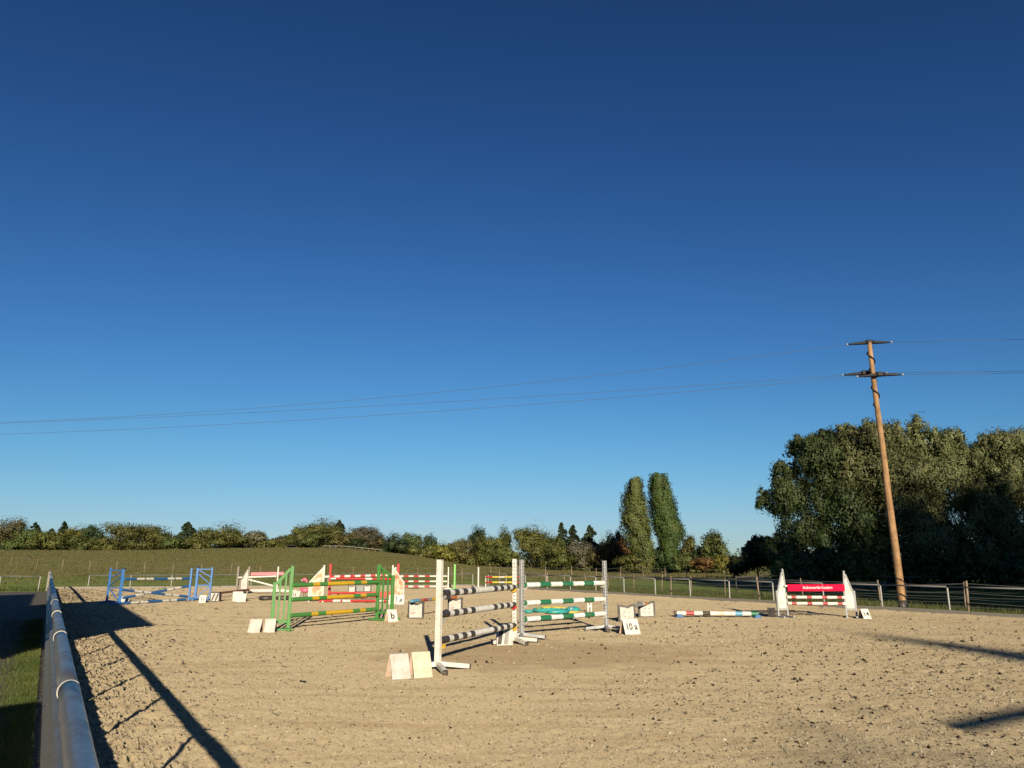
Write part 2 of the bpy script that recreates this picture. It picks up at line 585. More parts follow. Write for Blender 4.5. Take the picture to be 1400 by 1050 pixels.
M['sand'] = sand_material()

def cell_pits(x, y, size, r0, seed, keep=1.0):
    """hoof prints: one per cell at a random place, a dent with a low rim"""
    xi = np.floor(x / size).astype(int); yi = np.floor(y / size).astype(int)
    out = np.zeros_like(x)
    rg = np.random.default_rng(seed)
    A = rg.random((128, 128)); B = rg.random((128, 128)); C = rg.random((128, 128)); D = rg.random((128, 128))
    for dx in (-1, 0, 1):
        for dy in (-1, 0, 1):
            ci = (xi + dx) & 127; cj = (yi + dy) & 127
            px = (xi + dx + A[ci, cj]) * size; py = (yi + dy + B[ci, cj]) * size
            rad = r0 * (0.6 + 0.8 * C[ci, cj])
            d = np.hypot(x - px, (y - py) * (0.75 + 0.5 * D[ci, cj])) / rad
            on = D[ci, cj] < keep
            w = np.where(d < 1, -(1 - d * d), 0.0) + 0.45 * np.exp(-((d - 1.15) / 0.28) ** 2)
            out += np.where(on, w * rad * 0.42, 0)
    return out

def sand_relief(x, y):
    z = fbm(x, y, 0.35, 3) * 0.03
    qq_ = x * 0.845 + y * 0.535
    z = z + fbm(x, y, 3.1, 3, 0.6) * 0.012 + fbm(x, y, 19.0, 2, 0.7) * 0.010
    z = z + fbm(x, y, 6.5, 2, 0.6) * 0.040 * np.clip((2.6 - qq_) / 1.5, 0, 1)
    right = np.clip((x * 0.845 + y * 0.535 - 6.0) / 7.0, 0.25, 1.0)
    z = z + cell_pits(x, y, 0.42, 0.075, 3, 0.7) * right * 1.25 + cell_pits(x + 3.3, y + 1.7, 0.23, 0.045, 4, 0.6) * right * 1.3
    return z

def build_sand():
    qs = np.concatenate([np.linspace(0.21, 0.5, 9)[:-1], np.geomspace(0.5, Q_RIGHT, 400)])
    ts = np.concatenate([np.linspace(-14, 1.5, 70)[:-1], np.geomspace(1.5, 53.3, 440)])
    qq, tt = np.meshgrid(qs, ts, indexing='ij')
    lim = 53.3 - 9.6 * qq / Q_RIGHT
    tt2 = np.where(tt > 20, 20 + (tt - 20) * (lim - 20) / 33.3, tt)
    jx = rng.normal(0, 1, qq.shape) * 0.0012 * np.hypot(qq, tt2)
    x = Q.x * qq + T.x * tt2 + np.where((qq > .3) & (qq < Q_RIGHT - .2), jx, 0)
    y = Q.y * qq + T.y * tt2
    z = sand_relief(x, y)
    edge = np.minimum(np.minimum(Q_RIGHT - qq, lim - tt2), 0.6) / 0.6
    z = z + 0.05 * (1 - np.clip(edge, 0, 1))
    v = np.stack([x, y, z], -1).reshape(-1, 3)
    ni, nj = qq.shape
    i = np.arange(ni - 1)[:, None]; j = np.arange(nj - 1)[None, :]
    q = np.stack([i * nj + j, (i + 1) * nj + j, (i + 1) * nj + j + 1, i * nj + j + 1], -1).reshape(-1, 4)
    o = fast_mesh('arena_sand', v, q, M['sand'], smooth=True)
    tag(o, 'beige sand footing of the riding arena', kind='structure')
build_sand()

def build_clods(name, label, n, r0, r1, size, power, dark, seed, right_only=False):
    """grains, fibre lumps and chips standing up from the sand; small pyramids with uneven corners"""
    rg = np.random.default_rng(seed)
    tv = np.array([(1, 0.1, -0.35), (0.1, 1, -0.35), (-1, -0.1, -0.35), (-0.1, -1, -0.35), (0.0, 0.0, 0.75)])
    tf = np.array([(0, 1, 4), (1, 2, 4), (2, 3, 4), (3, 0, 4)])
    r = r0 * np.exp(rg.random(n) * math.log(r1 / r0))
    a = R(-38) + rg.random(n) * R(78)
    x = r * np.sin(a); y = r * np.cos(a)
    q = x * Q.x + y * Q.y
    ok = (q > 0.3) & (q < Q_RIGHT - 0.3)
    el = np.hypot((x - 0.55) * 0.25, (y - 14.3) * 0.37) + fbm(x, y, 1.4, 3) * 0.4
    ok &= (el > 1.0) | (rg.random(n) < 0.30)
    if right_only:
        ok &= rg.random(n) < np.clip((q - 4.5) / 6.0, 0.02, 1.0) * np.clip(10 / (r + 2), 0, 1)
    x, y, r = x[ok], y[ok], r[ok]
    n = len(x)
    z = sand_relief(x, y)
    s = size * (0.55 + rg.random(n) ** power * 1.9) * (0.45 + np.minimum(r, 16) * 0.07)
    ang = rg.random(n) * 2 * math.pi
    V = tv[None] * (0.55 + 0.9 * rg.random((n, 5, 1))) * s[:, None, None]
    V = V * np.stack([1 + 0.7 * rg.random(n), np.ones(n), np.ones(n)], -1)[:, None, :]
    c, sn = np.cos(ang)[:, None], np.sin(ang)[:, None]
    X = V[:, :, 0] * c - V[:, :, 1] * sn + x[:, None]
    Y = V[:, :, 0] * sn + V[:, :, 1] * c + y[:, None]
    Z = V[:, :, 2] + z[:, None] + s[:, None] * 0.12
    v = np.stack([X, Y, Z], -1).reshape(-1, 3)
    f = (tf[None] + (np.arange(n) * 5)[:, None, None]).reshape(-1, 3)
    t = NT(name)
    gi = t.new('ShaderNodeNewGeometry')
    t.base(t.ramp(gi.outputs['Random Per Island'], dark))
    t.p.inputs['Roughness'].default_value = 0.95
    t.p.inputs['Specular IOR Level'].default_value = 0.1
    o = fast_mesh(name, v, f, t.m, tri=True)
    tag(o, label, kind='stuff')
build_clods('sand_grains', 'coarse grains and fibres of the arena footing', 150000, 3.4, 34, 0.0066, 2.5,
            [(0.0, (0.048, 0.037, 0.026)), (0.04, (0.104, 0.082, 0.053)), (0.15, (0.213, 0.173, 0.109)), (0.72, (0.289, 0.244, 0.159)), (0.90, (0.350, 0.307, 0.215)), (1.0, (0.435, 0.394, 0.298))], 31)
build_clods('dark_chips', 'dark chips and clods lying on the sand in the right foreground', 24000, 3.4, 26, 0.0112, 5.0,
            [(0.0, (0.012, 0.010, 0.008)), (0.6, (0.035, 0.026, 0.018)), (1.0, (0.10, 0.07, 0.045))], 32, True)

# path outside the left fence: gravel with a grass verge
def build_path():
    t = NT('gravel')
    co = t.coords('Object')
    n = t.noise(co, 30, 4, 0.7); n1 = t.noise(co, 1.3, 4, 0.6)
    v = t.new('ShaderNodeTexVoronoi')
    v.inputs['Scale'].default_value = 38
    t.link(co, v.inputs['Vector'])
    col = t.ramp(v.outputs['Color'], [(0.2, (0.040, 0.032, 0.022)), (0.5, (0.085, 0.070, 0.050)), (0.8, (0.19, 0.165, 0.125))])
    col = t.mix(t.ramp(n1, [(0.45, 0.0), (0.7, 0.6)]), col, (0.10, 0.095, 0.045))
    t.base(col)
    t.p.inputs['Roughness'].default_value = 0.95
    t.bump(t.math('ADD', n, v.outputs['Distance']), 0.8, 0.02)
    na, nt = 40, 160
    qs = np.linspace(-7.5, 0.22, na); ts = np.linspace(-8, 51, nt)
    qq, tt = np.meshgrid(qs, ts, indexing='ij')
    x = Q.x * qq + T.x * tt; y = Q.y * qq + T.y * tt
    z = fbm(x, y, 1.2, 3) * 0.03 - 0.015
    vv = np.stack([x, y, z], -1).reshape(-1, 3)
    i = np.arange(na - 1)[:, None]; j = np.arange(nt - 1)[None, :]
    q = np.stack([i * nt + j, (i + 1) * nt + j, (i + 1) * nt + j + 1, i * nt + j + 1], -1).reshape(-1, 4)
    o = fast_mesh('gravel_path', vv, q, t.m, smooth=True)
    tag(o, 'gravel path outside the left arena fence', kind='structure')
build_path()

def grass_blades(name, label, pos, h, w, seed, lean=0.5):
    rg = np.random.default_rng(seed)
    n = len(pos)
    a = rg.random(n) * 2 * math.pi
    hh = h * (0.4 + 0.9 * rg.random(n)); ww = w * (0.6 + 0.8 * rg.random(n))
    la = rg.random(n) * 2 * math.pi
    ll = hh * lean * rg.random(n)
    dx, dy = np.cos(a) * ww, np.sin(a) * ww
    p = np.asarray(pos)
    b0 = p + np.stack([dx, dy, 0 * dx], -1); b1 = p - np.stack([dx, dy, 0 * dx], -1)
    tip = p + np.stack([np.cos(la) * ll, np.sin(la) * ll, hh], -1)
    v = np.stack([b0, b1, tip], 1).reshape(-1, 3)
    f = np.arange(3 * n).reshape(-1, 3)
    o = fast_mesh(name, v, f, M['blade'], tri=True)
    return tag(o, label, kind='stuff')

n = 42000
gt = 2.5 + rng.random(n) ** 1.4 * 24
gq = 0.10 - np.abs(rng.normal(0, 0.20, n)) - (rng.random(n) < 0.1) * rng.random(n) * 0.8
gx = Q.x * gq + T.x * gt; gy = Q.y * gq + T.y * gt
grass_blades('verge_grass', 'short grass verge along the left galvanised fence', np.stack([gx, gy, fbm(gx, gy, 1.2, 3) * .03 - .015], -1), 0.055, 0.0045, 11)
n = 60000
gt = -6 + rng.random(n) * 52
gq = Q_RIGHT + 0.12 + rng.random(n) ** 1.6 * 9
gx = Q.x * gq + T.x * gt; gy = Q.y * gq + T.y * gt
grass_blades('paddock_grass', 'rough grass growing in the paddock beyond the right fence', np.stack([gx, gy, ground_z(gx, gy) - .01], -1), 0.16, 0.012, 12)
n = 30000
gq = -6 + rng.random(n) * 31
gt = (53.3 - 9.6 * gq / Q_RIGHT) + 0.15 + rng.random(n) ** 1.5 * 8
gx = Q.x * gq + T.x * gt; gy = Q.y * gq + T.y * gt
grass_blades('margin_grass', 'rough grass margin behind the far arena fence', np.stack([gx, gy, ground_z(gx, gy) - .01], -1), 0.20, 0.016, 13)

n = 70000
gr = 66 + rng.random(n) ** 0.8 * 80
ga = R(-44) + rng.random(n) * R(62)
gx = gr * np.sin(ga); gy = gr * np.cos(ga)
row = np.sin(gy * 2.2 + gx * 0.12 + fbm(gx, gy, 0.05, 2) * 6)
ok_ = rng.random(n) < 0.35 + 0.65 * (row > 0.1)
gx, gy = gx[ok_], gy[ok_]
stub = grass_blades('field_stubble', 'tufts and stubble standing in the olive field', np.stack([gx, gy, ground_z(gx, gy) - .02], -1), 0.15, 0.07, 14, 0.8)
stub.data.materials[0] = foliage('stubble_blade', (0.070, 0.074, 0.024), (0.130, 0.122, 0.040), (0.210, 0.170, 0.072), 0.3)

# kerb boards round the arena
def kerb_side(p0, p1, name, label):
    k = empty(name, p0, label, 'kerb')
    d = Vector(p1) - Vector(p0)
    nseg = max(1, int(d.length / 3.0))
    u = d.normalized(); side = Vector((0, 0, 1)).cross(u)
    for i in range(nseg):
        a = d * (i / nseg) + u * 0.012
        b = d * ((i + 1) / nseg) - u * 0.012
        off = Vector((0, 0, 0.075 + random.uniform(-0.012, 0.012)))
        MB().bar(a + off, b + off, 0.07, 0.17, bev=0.008).build('kerb_board', M['kerb'], k)
    return k
kerb_side(qt(Q_RIGHT + 0.05, -10), qt(Q_RIGHT + 0.05, t_far(Q_RIGHT)), 'arena_kerb', 'low grey kerb boards edging the sand along the right fence')
kerb_side(qt(0.3, t_far(0.3) + 0.05), qt(Q_RIGHT, t_far(Q_RIGHT) + 0.05), 'arena_kerb', 'low grey kerb boards edging the sand along the far fence')

# ------------------------------------------------------------------ left fence: pipe rail over guard-rail beam
def left_fence():
    f = empty('arena_fence', qt(0.19, 0), 'galvanised fence with thick pipe rail in the left foreground', 'fence')
    def L(q, t, z):
        return qt(q, t, z) - qt(0.19, 0)
    for i in range(22):
        t = 0.62 + 2.4 * i
        MB().tube([L(0.31, t, -0.2), L(0.285, t, 0.3), L(0.20, t, 0.96)], 0.024, 12).build('post', M['galv_light'], f)
    cuts = [-1.9 + 3.4 * i for i in range(17)]
    for i in range(16):
        a, b = cuts[i], min(cuts[i + 1], 53.0)
        nseg = 6
        pts = [L(0.19, a + (b - a) * k / nseg, 1.0 + 0.004 * math.sin(1.7 * i + k)) for k in range(nseg + 1)]
        MB().tube(pts, 0.053, 28).build('rail', M['galv'], f)
        c = L(0.19, b, 1.0)
        MB().tube([c - T * 0.012, c + T * 0.012], 0.0585, 28).build('collar', M['collar'], f)
    # W-shaped guard-rail beam at the foot, in lengths of four metres
    prof = []
    for k in range(10):
        u_ = k / 9
        corr = (0.0, 0.040, 0.046, 0.004, 0.0, 0.0, 0.004, 0.046, 0.040, 0.0)[k]
        prof.append((0.03 + 0.072 * u_ - corr, 0.05 + 0.29 * u_ + corr * 0.3))
    for i in range(14):
        a, b = -2.0 + 4.0 * i, min(2.0 + 4.0 * i - 0.012, 53.0)
        m = MB()
        vs = []
        for t in (a, b):
            for th in (0.0, 0.004):
                for (dq, z) in prof:
                    vs.append(L(0.16 + dq + th, t, z + (0.004 if i % 2 else 0)))
        k = len(prof)
        fs = []
        for j in range(k - 1):
            fs.append((j, j + 1, 2 * k + j + 1, 2 * k + j))
            fs.append((k + j + 1, k + j, 3 * k + j, 3 * k + j + 1))
        fs += [(k - 1, 2 * k - 1, 4 * k - 1, 3 * k - 1), (0, 2 * k, 3 * k, k)]
        m.add(vs, fs, 0, True)
        m.build('guard_beam', M['galv_light'], f)
    # end post with dark cap at the far corner
    MB().box(L(0.19, 53.1, 0.5), (0.14, 0.14, 1.15), bev=0.01).build('corner_post', M['greywood'], f)
left_fence()

# ------------------------------------------------------------------ arena fences on the right and at the far end
def pipe_fence(p0, p1, label, h, first, step, nwires=2, post_mat='galv', posts=None):
    p0 = Vector(p0); p1 = Vector(p1)
    f = empty('arena_fence', p0, label, 'fence')
    d = p1 - p0
    u = d.normalized()
    Ln = d.length
    s = first
    marks = []
    while s < Ln:
        marks.append(s); s += step
    rg = random.Random(int(Ln * 10))
    pm = MB().tube([(0, 0, -0.25), (0, 0, h)], 0.026, 10).build('post', M['postgrey'], f)
    for i, s in enumerate(marks):
        o = pm if i == 0 else pm.copy()
        if i:
            COL.objects.link(o); o.parent = f
        o.location = u * s
        o.rotation_euler = (rg.uniform(-.02, .02), rg.uniform(-.025, .025), 0)
    for i in range(len(marks) - 1):
        a = u * marks[i] + Vector((0, 0, h + rg.uniform(-.01, .01))); b = u * (marks[i + 1] - 0.006) + Vector((0, 0, h + rg.uniform(-.01, .01)))
        MB().tube([a, b], 0.026, 10).build('rail', M['railgrey'], f)
    for k in range(nwires):
        z = h * (0.66 - 0.33 * k)
        pts = []
        for i, s in enumerate(marks):
            pts.append(u * s + Vector((0, 0, z)))
            if i < len(marks) - 1:
                pts.append(u * (s + step / 2) + Vector((0, 0, z - rg.uniform(.005, .03))))
        MB().tube(pts, 0.006, 5).build('wire', M['fencewire'], f)
    return f
pipe_fence(qt(Q_RIGHT + 0.16, -8), qt(Q_RIGHT + 0.16, t_far(Q_RIGHT)), 'galvanised single rail fence along the right edge of the sand', 0.88, 0.35, 2.27)
pipe_fence(qt(Q_RIGHT, t_far(Q_RIGHT) + 0.2), qt(0.4, t_far(0.4) + 0.2), 'thin galvanised rail fence along the far end of the arena', 0.84, 0.1, 2.4)
pipe_fence(qt(-0.1, t_far(0) + 0.2), qt(-9.5, t_far(0) + 3.2), 'two rail metal fence beyond the shaded path at far left', 0.80, 0.2, 2.1, 1)

def wood_fence(pts, label, h, r, wires, seed, lean=0.06, rail=None, wmat='postwood'):
    base = Vector(pts[0])
    f = empty('paddock_fence', base, label, 'fence')
    rg = random.Random(seed)
    tops = []
    for p in pts:
        p = Vector(p)
        p.z = gz(p.x, p.y)
        hh = h * rg.uniform(0.9, 1.12)
        lx, ly = rg.uniform(-lean, lean), rg.uniform(-lean, lean)
        loc = p - base
        top = loc + Vector((lx * hh, ly * hh, hh))
        MB().tube([loc + Vector((0, 0, -0.2)), (loc + top) / 2, top], r, 9, rs=[r * 1.1, r, r * 0.92]).build('post', M[wmat], f)
        tops.append((loc, top))
    for k in range(wires):
        fr = 0.92 - k * 0.8 / max(wires, 1)
        line = []
        for i, (a, b) in enumerate(tops):
            line.append(a.lerp(b, fr))
            if i < len(tops) - 1:
                mid = a.lerp(b, fr).lerp(tops[i + 1][0].lerp(tops[i + 1][1], fr), 0.5)
                mid.z -= rg.uniform(0.01, 0.06)
                line.append(mid)
        MB().tube(line, 0.007, 5).build('wire', M['fencewire'], f)
    if rail:
        for i in range(len(tops) - 1):
            for fr in rail:
                a = tops[i][0].lerp(tops[i][1], fr); b = tops[i + 1][0].lerp(tops[i + 1][1], fr)
                MB().bar(a, b, 0.04, 0.08).build('plank', M[wmat], f)
    return f
wood_fence([qt(25.75 + random.uniform(-.1, .1), t) for t in (-2.0, 3.2, 8.1, 12.6, 15.6, 21.0, 26.2, 31.5, 36.4, 42.0)], 'leaning wooden post fence just outside the right arena rail', 1.08, 0.036, 3, 5)
wood_fence([qt(29.0 + 0.02 * t, t) for t in np.arange(-2, 44, 2.35)], 'slim wooden stake fence with wire across the right paddock', 0.95, 0.024, 3, 6, 0.09)
wood_fence([(x, 44.5 + 0.05 * (x - 14), 0) for x in np.arange(13.5, 44, 2.7)], 'dark plank fence at the foot of the big trees', 0.95, 0.045, 0, 8, 0.03, rail=(0.9,), wmat='darkwood')
wood_fence([(x, 60 + 0.55 * (x + 2), 0) for x in np.arange(-4, 34, 2.3)], 'stake fence crossing the meadow in front of the poplars', 1.25, 0.03, 3, 9, 0.04)
wood_fence([(x, 66 - 0.20 * (x + 2), 0) for x in np.arange(-52, -5, 3.1)], 'thin stake fence between the dark paddock and the olive field', 1.15, 0.028, 2, 10, 0.05)

# ------------------------------------------------------------------ trees
def leaves_mesh(name, P, N, L, W, D, mat, parent, seed, out=None):
    """one quad per leaf spray: P centres, N facing, D long axis, L length, W width; out = side the spray shows to the light"""
    rg = np.random.default_rng(seed)
    if out is not None:
        N = np.where(np.sum(N * out, 1, keepdims=True) < 0, -N, N)
    D = D - N * np.sum(D * N, 1, keepdims=True)
    D /= np.linalg.norm(D, axis=1, keepdims=True) + 1e-9
    S = np.cross(N, D)
    L = L[:, None]; W = W[:, None]
    bend = N * L * 0.18 * rg.normal(0, 1, L.shape)
    v0 = P - D * L * 0.5
    v1 = P - S * W * 0.5 + bend
    v2 = P + D * L * 0.5
    v3 = P + S * W * 0.5 + bend * 0.6
    v = np.stack([v0, v1, v2, v3], 1).reshape(-1, 3)
    f = np.arange(4 * len(P)).reshape(-1, 4)
    o = fast_mesh(name, v, f, mat, parent, smooth=True)
    if out is not None:
        ns = N * 0.45 + out
        ns /= np.linalg.norm(ns, axis=1, keepdims=True) + 1e-9
        o.data.normals_split_custom_set_from_vertices(np.repeat(ns, 4, 0).tolist())
    return o

def unit(v):
    return v / (np.linalg.norm(v, axis=-1, keepdims=True) + 1e-9)

def lobed_points(lobes, n, seed, clumps=34, tight=0.20, inner=0.22, sub=0, hang=0.0):
    rg = np.random.default_rng(seed)
    if sub:
        fine = []
        for l in lobes:
            c = np.array(l[:3]); r = np.array(l[3:6])
            fine.append(tuple(c) + tuple(r * 0.72))
            u = unit(rg.normal(0, 1, (sub, 3))); u[:, 2] = np.where(u[:, 2] < -0.3, -u[:, 2], u[:, 2])
            for k_ in range(sub):
                fine.append(tuple(c + u[k_] * r * rg.uniform(0.62, 0.86)) + tuple(r * rg.uniform(0.26, 0.44) * np.array([1, 1, rg.uniform(0.8, 1.25)])))
        lobes = fine
    vol = np.array([l[3] * l[4] * l[5] for l in lobes]) ** (2 / 3)
    vol /= vol.sum()
    P = []; Nn = []; big = []; Out = []
    for l, w in zip(lobes, vol):
        c = np.array(l[:3]); r = np.array(l[3:6])
        m = int(n * w)
        k = max(8, int(clumps * (0.6 + 0.8 * w * len(lobes))))
        u = unit(rg.normal(0, 1, (k, 3)))
        u[:, 2] = np.where(u[:, 2] < -0.75, -u[:, 2], u[:, 2])
        cc = u * rg.uniform(0.62, 1.04, (k, 1))
        cs = rg.uniform(0.6, 1.5, k) * tight
        mi = int(m * inner)
        idx = rg.integers(0, k, m - mi)
        p = cc[idx] + np.clip(rg.normal(0, 1, (m - mi, 3)), -1.5, 1.5) * cs[idx][:, None] * np.array([1, 1, 0.8])
        if hang:
            st = (idx * 7 + rg.integers(0, 5, len(idx))) % 997          # leaves share a few hanging strands per clump
            jit = np.random.default_rng(int(seed) + 77).normal(0, 1, (997, 2))[st]
            p[:, :2] = p[:, :2] * 0.55 + (cc[idx][:, :2] + jit * cs[idx][:, None] * 0.9) * 0.45
            p[:, 2] -= rg.exponential(hang, len(p)).clip(0, 3 * hang)
        P.append(c + p * r); Nn.append(unit(p + rg.normal(0, 0.55, p.shape)))
        big.append(np.ones(m - mi))
        lo = p - cc[idx]
        Out.append(unit(unit(lo) * 0.5 + unit(p) * 1.0 + np.array([0, 0, 0.10])))
        q = unit(rg.normal(0, 1, (mi, 3))) * (rg.random((mi, 1)) ** 0.5) * 0.74
        P.append(c + q * r); Nn.append(unit(rg.normal(0, 1, q.shape)))
        big.append(np.full(mi, 2.1)); Out.append(unit(q))
    return np.concatenate(P), np.concatenate(Nn), np.concatenate(big), np.concatenate(Out)

def crown_lobes(w, h, z0, n, seed, spread=1.0):
    rg = np.random.default_rng(seed)
    lobes = [(0, 0, z0 + h * 0.50, w * 0.34, w * 0.34, h * 0.46)]
    for i in range(n):
        a = 2 * math.pi * (i + rg.random() * 0.7) / n
        zz = rg.uniform(0.20, 0.80)
        rad = w * 0.5 * spread * (0.62 if zz > 0.6 else 0.72) * rg.uniform(0.75, 1.0)
        s = rg.uniform(0.18, 0.30)
        lobes.append((math.cos(a) * rad, math.sin(a) * rad, z0 + h * zz, w * s, w * s, h * s * rg.uniform(0.75, 1.05)))
    return lobes

def trunk_mesh(parent, h, r, seed, limbs=5, spread=0.3, z_split=0.35, w=None, mat='bark'):
    rg = random.Random(seed)
    m = MB()
    pts = [Vector((0, 0, -0.3))]
    k = 6
    for i in range(1, k + 1):
        pts.append(Vector((rg.uniform(-.05, .05) * r * 8 * i / k, rg.uniform(-.05, .05) * r * 8 * i / k, h * i / k)))
    m.tube(pts, r, 9, rs=[r * 1.25] + [r * (1 - 0.82 * i / k) for i in range(1, k + 1)])
    w = w or h * spread
    for i in range(limbs):
        z = h * (z_split + (0.85 - z_split) * i / max(limbs, 1))
        a = rg.uniform(0, 2 * math.pi)
        e = Vector((math.cos(a) * w * rg.uniform(.6, 1), math.sin(a) * w * rg.uniform(.6, 1), min(z + h * rg.uniform(.08, .25), h)))
        s = Vector((0, 0, z))
        mid = s.lerp(e, 0.5) + Vector((0, 0, -h * 0.02))
        m.tube([s, mid, e], r * 0.3, 6, rs=[r * 0.42, r * 0.25, r * 0.06])
    return m.build('trunk', M[mat], parent)

def broad_tree(name, label, x, y, w, h, mat, n, leaf, seed, group=None, z0f=0.05, droop=0.0, nl=7, elong=1.7, lobes=None, clumps=34, tight=0.20, cat='tree', inner=0.22, sub=0, hang=0.0):
    t = empty(name, (x, y, gz(x, y)), label, cat, group)
    lobes = lobes or crown_lobes(w, h * (1 - z0f), h * z0f, nl, seed)
    P, Nn, big, Out = lobed_points(lobes, n, seed + 1, clumps, tight, inner, sub, hang)
    keep = P[:, 2] > 0.02
    P, Nn, big, Out = P[keep], Nn[keep], big[keep], Out[keep]
    rg = np.random.default_rng(seed + 2)
    D = unit(rg.normal(0, 1, P.shape) + np.array([0, 0, -droop]))
    L = leaf * elong * rg.uniform(0.6, 1.35, len(P)) * big
    W = leaf * rg.uniform(0.6, 1.3, len(P)) * big
    leaves_mesh('crown', P, Nn, L, W, D, M[mat], t, seed + 3, Out)
    trunk_mesh(t, h * 0.8, max(0.06, h * 0.022), seed, 6, w=w * 0.35)
    return t

def conifer_tree(name, label, x, y, w, h, n, leaf, seed, mat='conifer', group=None):
    t = empty(name, (x, y, gz(x, y)), label, 'tree', group)
    rg = np.random.default_rng(seed)
    # whorls of drooping boughs
    nb = int(26 + h * 3)
    P = []; Nn = []; D = []
    per = max(12, n // nb)
    for i in range(nb):
        f = (i + rg.random()) / nb
        z = h * (0.06 + 0.92 * f)
        a = rg.random() * 2 * math.pi
        ln = w * 0.5 * (1 - f) ** 0.85 * rg.uniform(0.65, 1.1) + w * 0.03
        s = rg.random(per) ** 0.7
        px = np.cos(a) * ln * s; py = np.sin(a) * ln * s
        pz = z - ln * 0.35 * s ** 1.4 + rg.normal(0, 0.02 * h * 0.6, per)
        sd_ = rg.normal(0, 0.22, per) * ln * (0.4 + 0.6 * s)
        P.append(np.stack([px - np.sin(a) * sd_, py + np.cos(a) * sd_, pz], -1))
        Nn.append(unit(np.stack([np.cos(a) * 0.5 + 0 * s, np.sin(a) * 0.5 + 0 * s, 1 + 0 * s], -1) + rg.normal(0, 0.5, (per, 3))))
        D.append(unit(np.stack([np.cos(a) + 0 * s, np.sin(a) + 0 * s, -0.5 + 0 * s], -1) + rg.normal(0, 0.4, (per, 3))))
    P = np.concatenate(P); Nn = np.concatenate(Nn); D = np.concatenate(D)
    L = leaf * 2.2 * rg.uniform(0.6, 1.3, len(P)); W = leaf * rg.uniform(0.6, 1.2, len(P))
    leaves_mesh('crown', P, Nn, L, W, D, M[mat], t, seed + 3)
    trunk_mesh(t, h * 0.97, max(0.05, h * 0.014), seed, 0)
    return t

def poplar(name, label, x, y, prof, h, n, leaf, seed, mat):
    """columnar poplar: prof lists (height fraction, left reach, right reach) in metres"""
    t = empty(name, (x, y, gz(x, y)), label, 'tree')
    rg = np.random.default_rng(seed)
    fz = np.array([p[0] for p in prof]); lf = np.array([p[1] for p in prof]); rt = np.array([p[2] for p in prof])
    k = 170
    cf = rg.random(k) ** 0.9 * 0.93 + 0.02
    a = rg.random(k) * 2 * math.pi
    rad = rg.uniform(0.40, 1.0, k) + (rg.random(k) < 0.15) * 0.14
    mid = (np.interp(cf, fz, rt) - np.interp(cf, fz, lf)) / 2
    half = (np.interp(cf, fz, rt) + np.interp(cf, fz, lf)) / 2 * 0.90
    C = np.stack([mid + half * rad * np.cos(a), half * rad * np.sin(a), cf * h], -1)
    idx = rg.integers(0, k, n)
    sp = np.stack([half[idx] * 0.12 + 0.10, half[idx] * 0.12 + 0.10, np.full(n, h * 0.042)], -1)
    P = C[idx] + np.clip(rg.normal(0, 1, (n, 3)), -1.8, 1.8) * sp
    keep = (P[:, 2] > 0.2) & (P[:, 2] < h * 1.08)
    P = P[keep]
    out = unit(np.stack([P[:, 0] - np.interp(P[:, 2] / h, fz, (rt - lf) / 2), P[:, 1], 0.3 + 0 * P[:, 0]], -1))
    Nn = unit(out + rg.normal(0, 0.6, P.shape))
    D = unit(rg.normal(0, 0.6, P.shape) + np.array([0, 0, 1.0]))
    L = leaf * 1.9 * rg.uniform(0.6, 1.3, len(P)); W = leaf * rg.uniform(0.6, 1.2, len(P))
    lo = P - C[idx][keep]
    leaves_mesh('crown', P, Nn, L, W, D, M[mat], t, seed + 3, unit(out + unit(lo) * 0.8))
    m = MB()
    m.tube([(0, 0, -.3), (0.05, 0, h * .4), (mid.mean(), 0, h * .93)], 0.3, 9, rs=[0.38, 0.24, 0.03])
    rr = random.Random(seed)
    for i in range(16):
        z = h * (0.08 + 0.75 * i / 16)
        aa = rr.uniform(0, 6.28)
        hw = float(np.interp(z / h + 0.12, fz, (lf + rt) / 2)) * 0.7
        m.tube([(0, 0, z), (math.cos(aa) * hw * .6, math.sin(aa) * hw * .6, z + h * .07), (math.cos(aa) * hw, math.sin(aa) * hw, z + h * .2)], .06, 6, rs=[.09, .06, .015])
    m.build('trunk', M['bark'], t)
    return t

def P_at(px, r):
    """ground point at a bearing (as horizon column of a 1400 wide frame) and a distance straight ahead"""
    return (px - 700) / 1001 * r, r

# --- tall willows and undergrowth on the right
def big_tree(label, x, y, lobes, mat, n, leaf, seed, name='willow_tree', droop=1.5):
    h = max(l[2] + l[5] for l in lobes)
    return broad_tree(name, label, x, y, 8, h, mat, n, leaf, seed, lobes=lobes, droop=droop, elong=2.6, clumps=12, tight=0.31, inner=0.10, sub=9, hang=0.16)

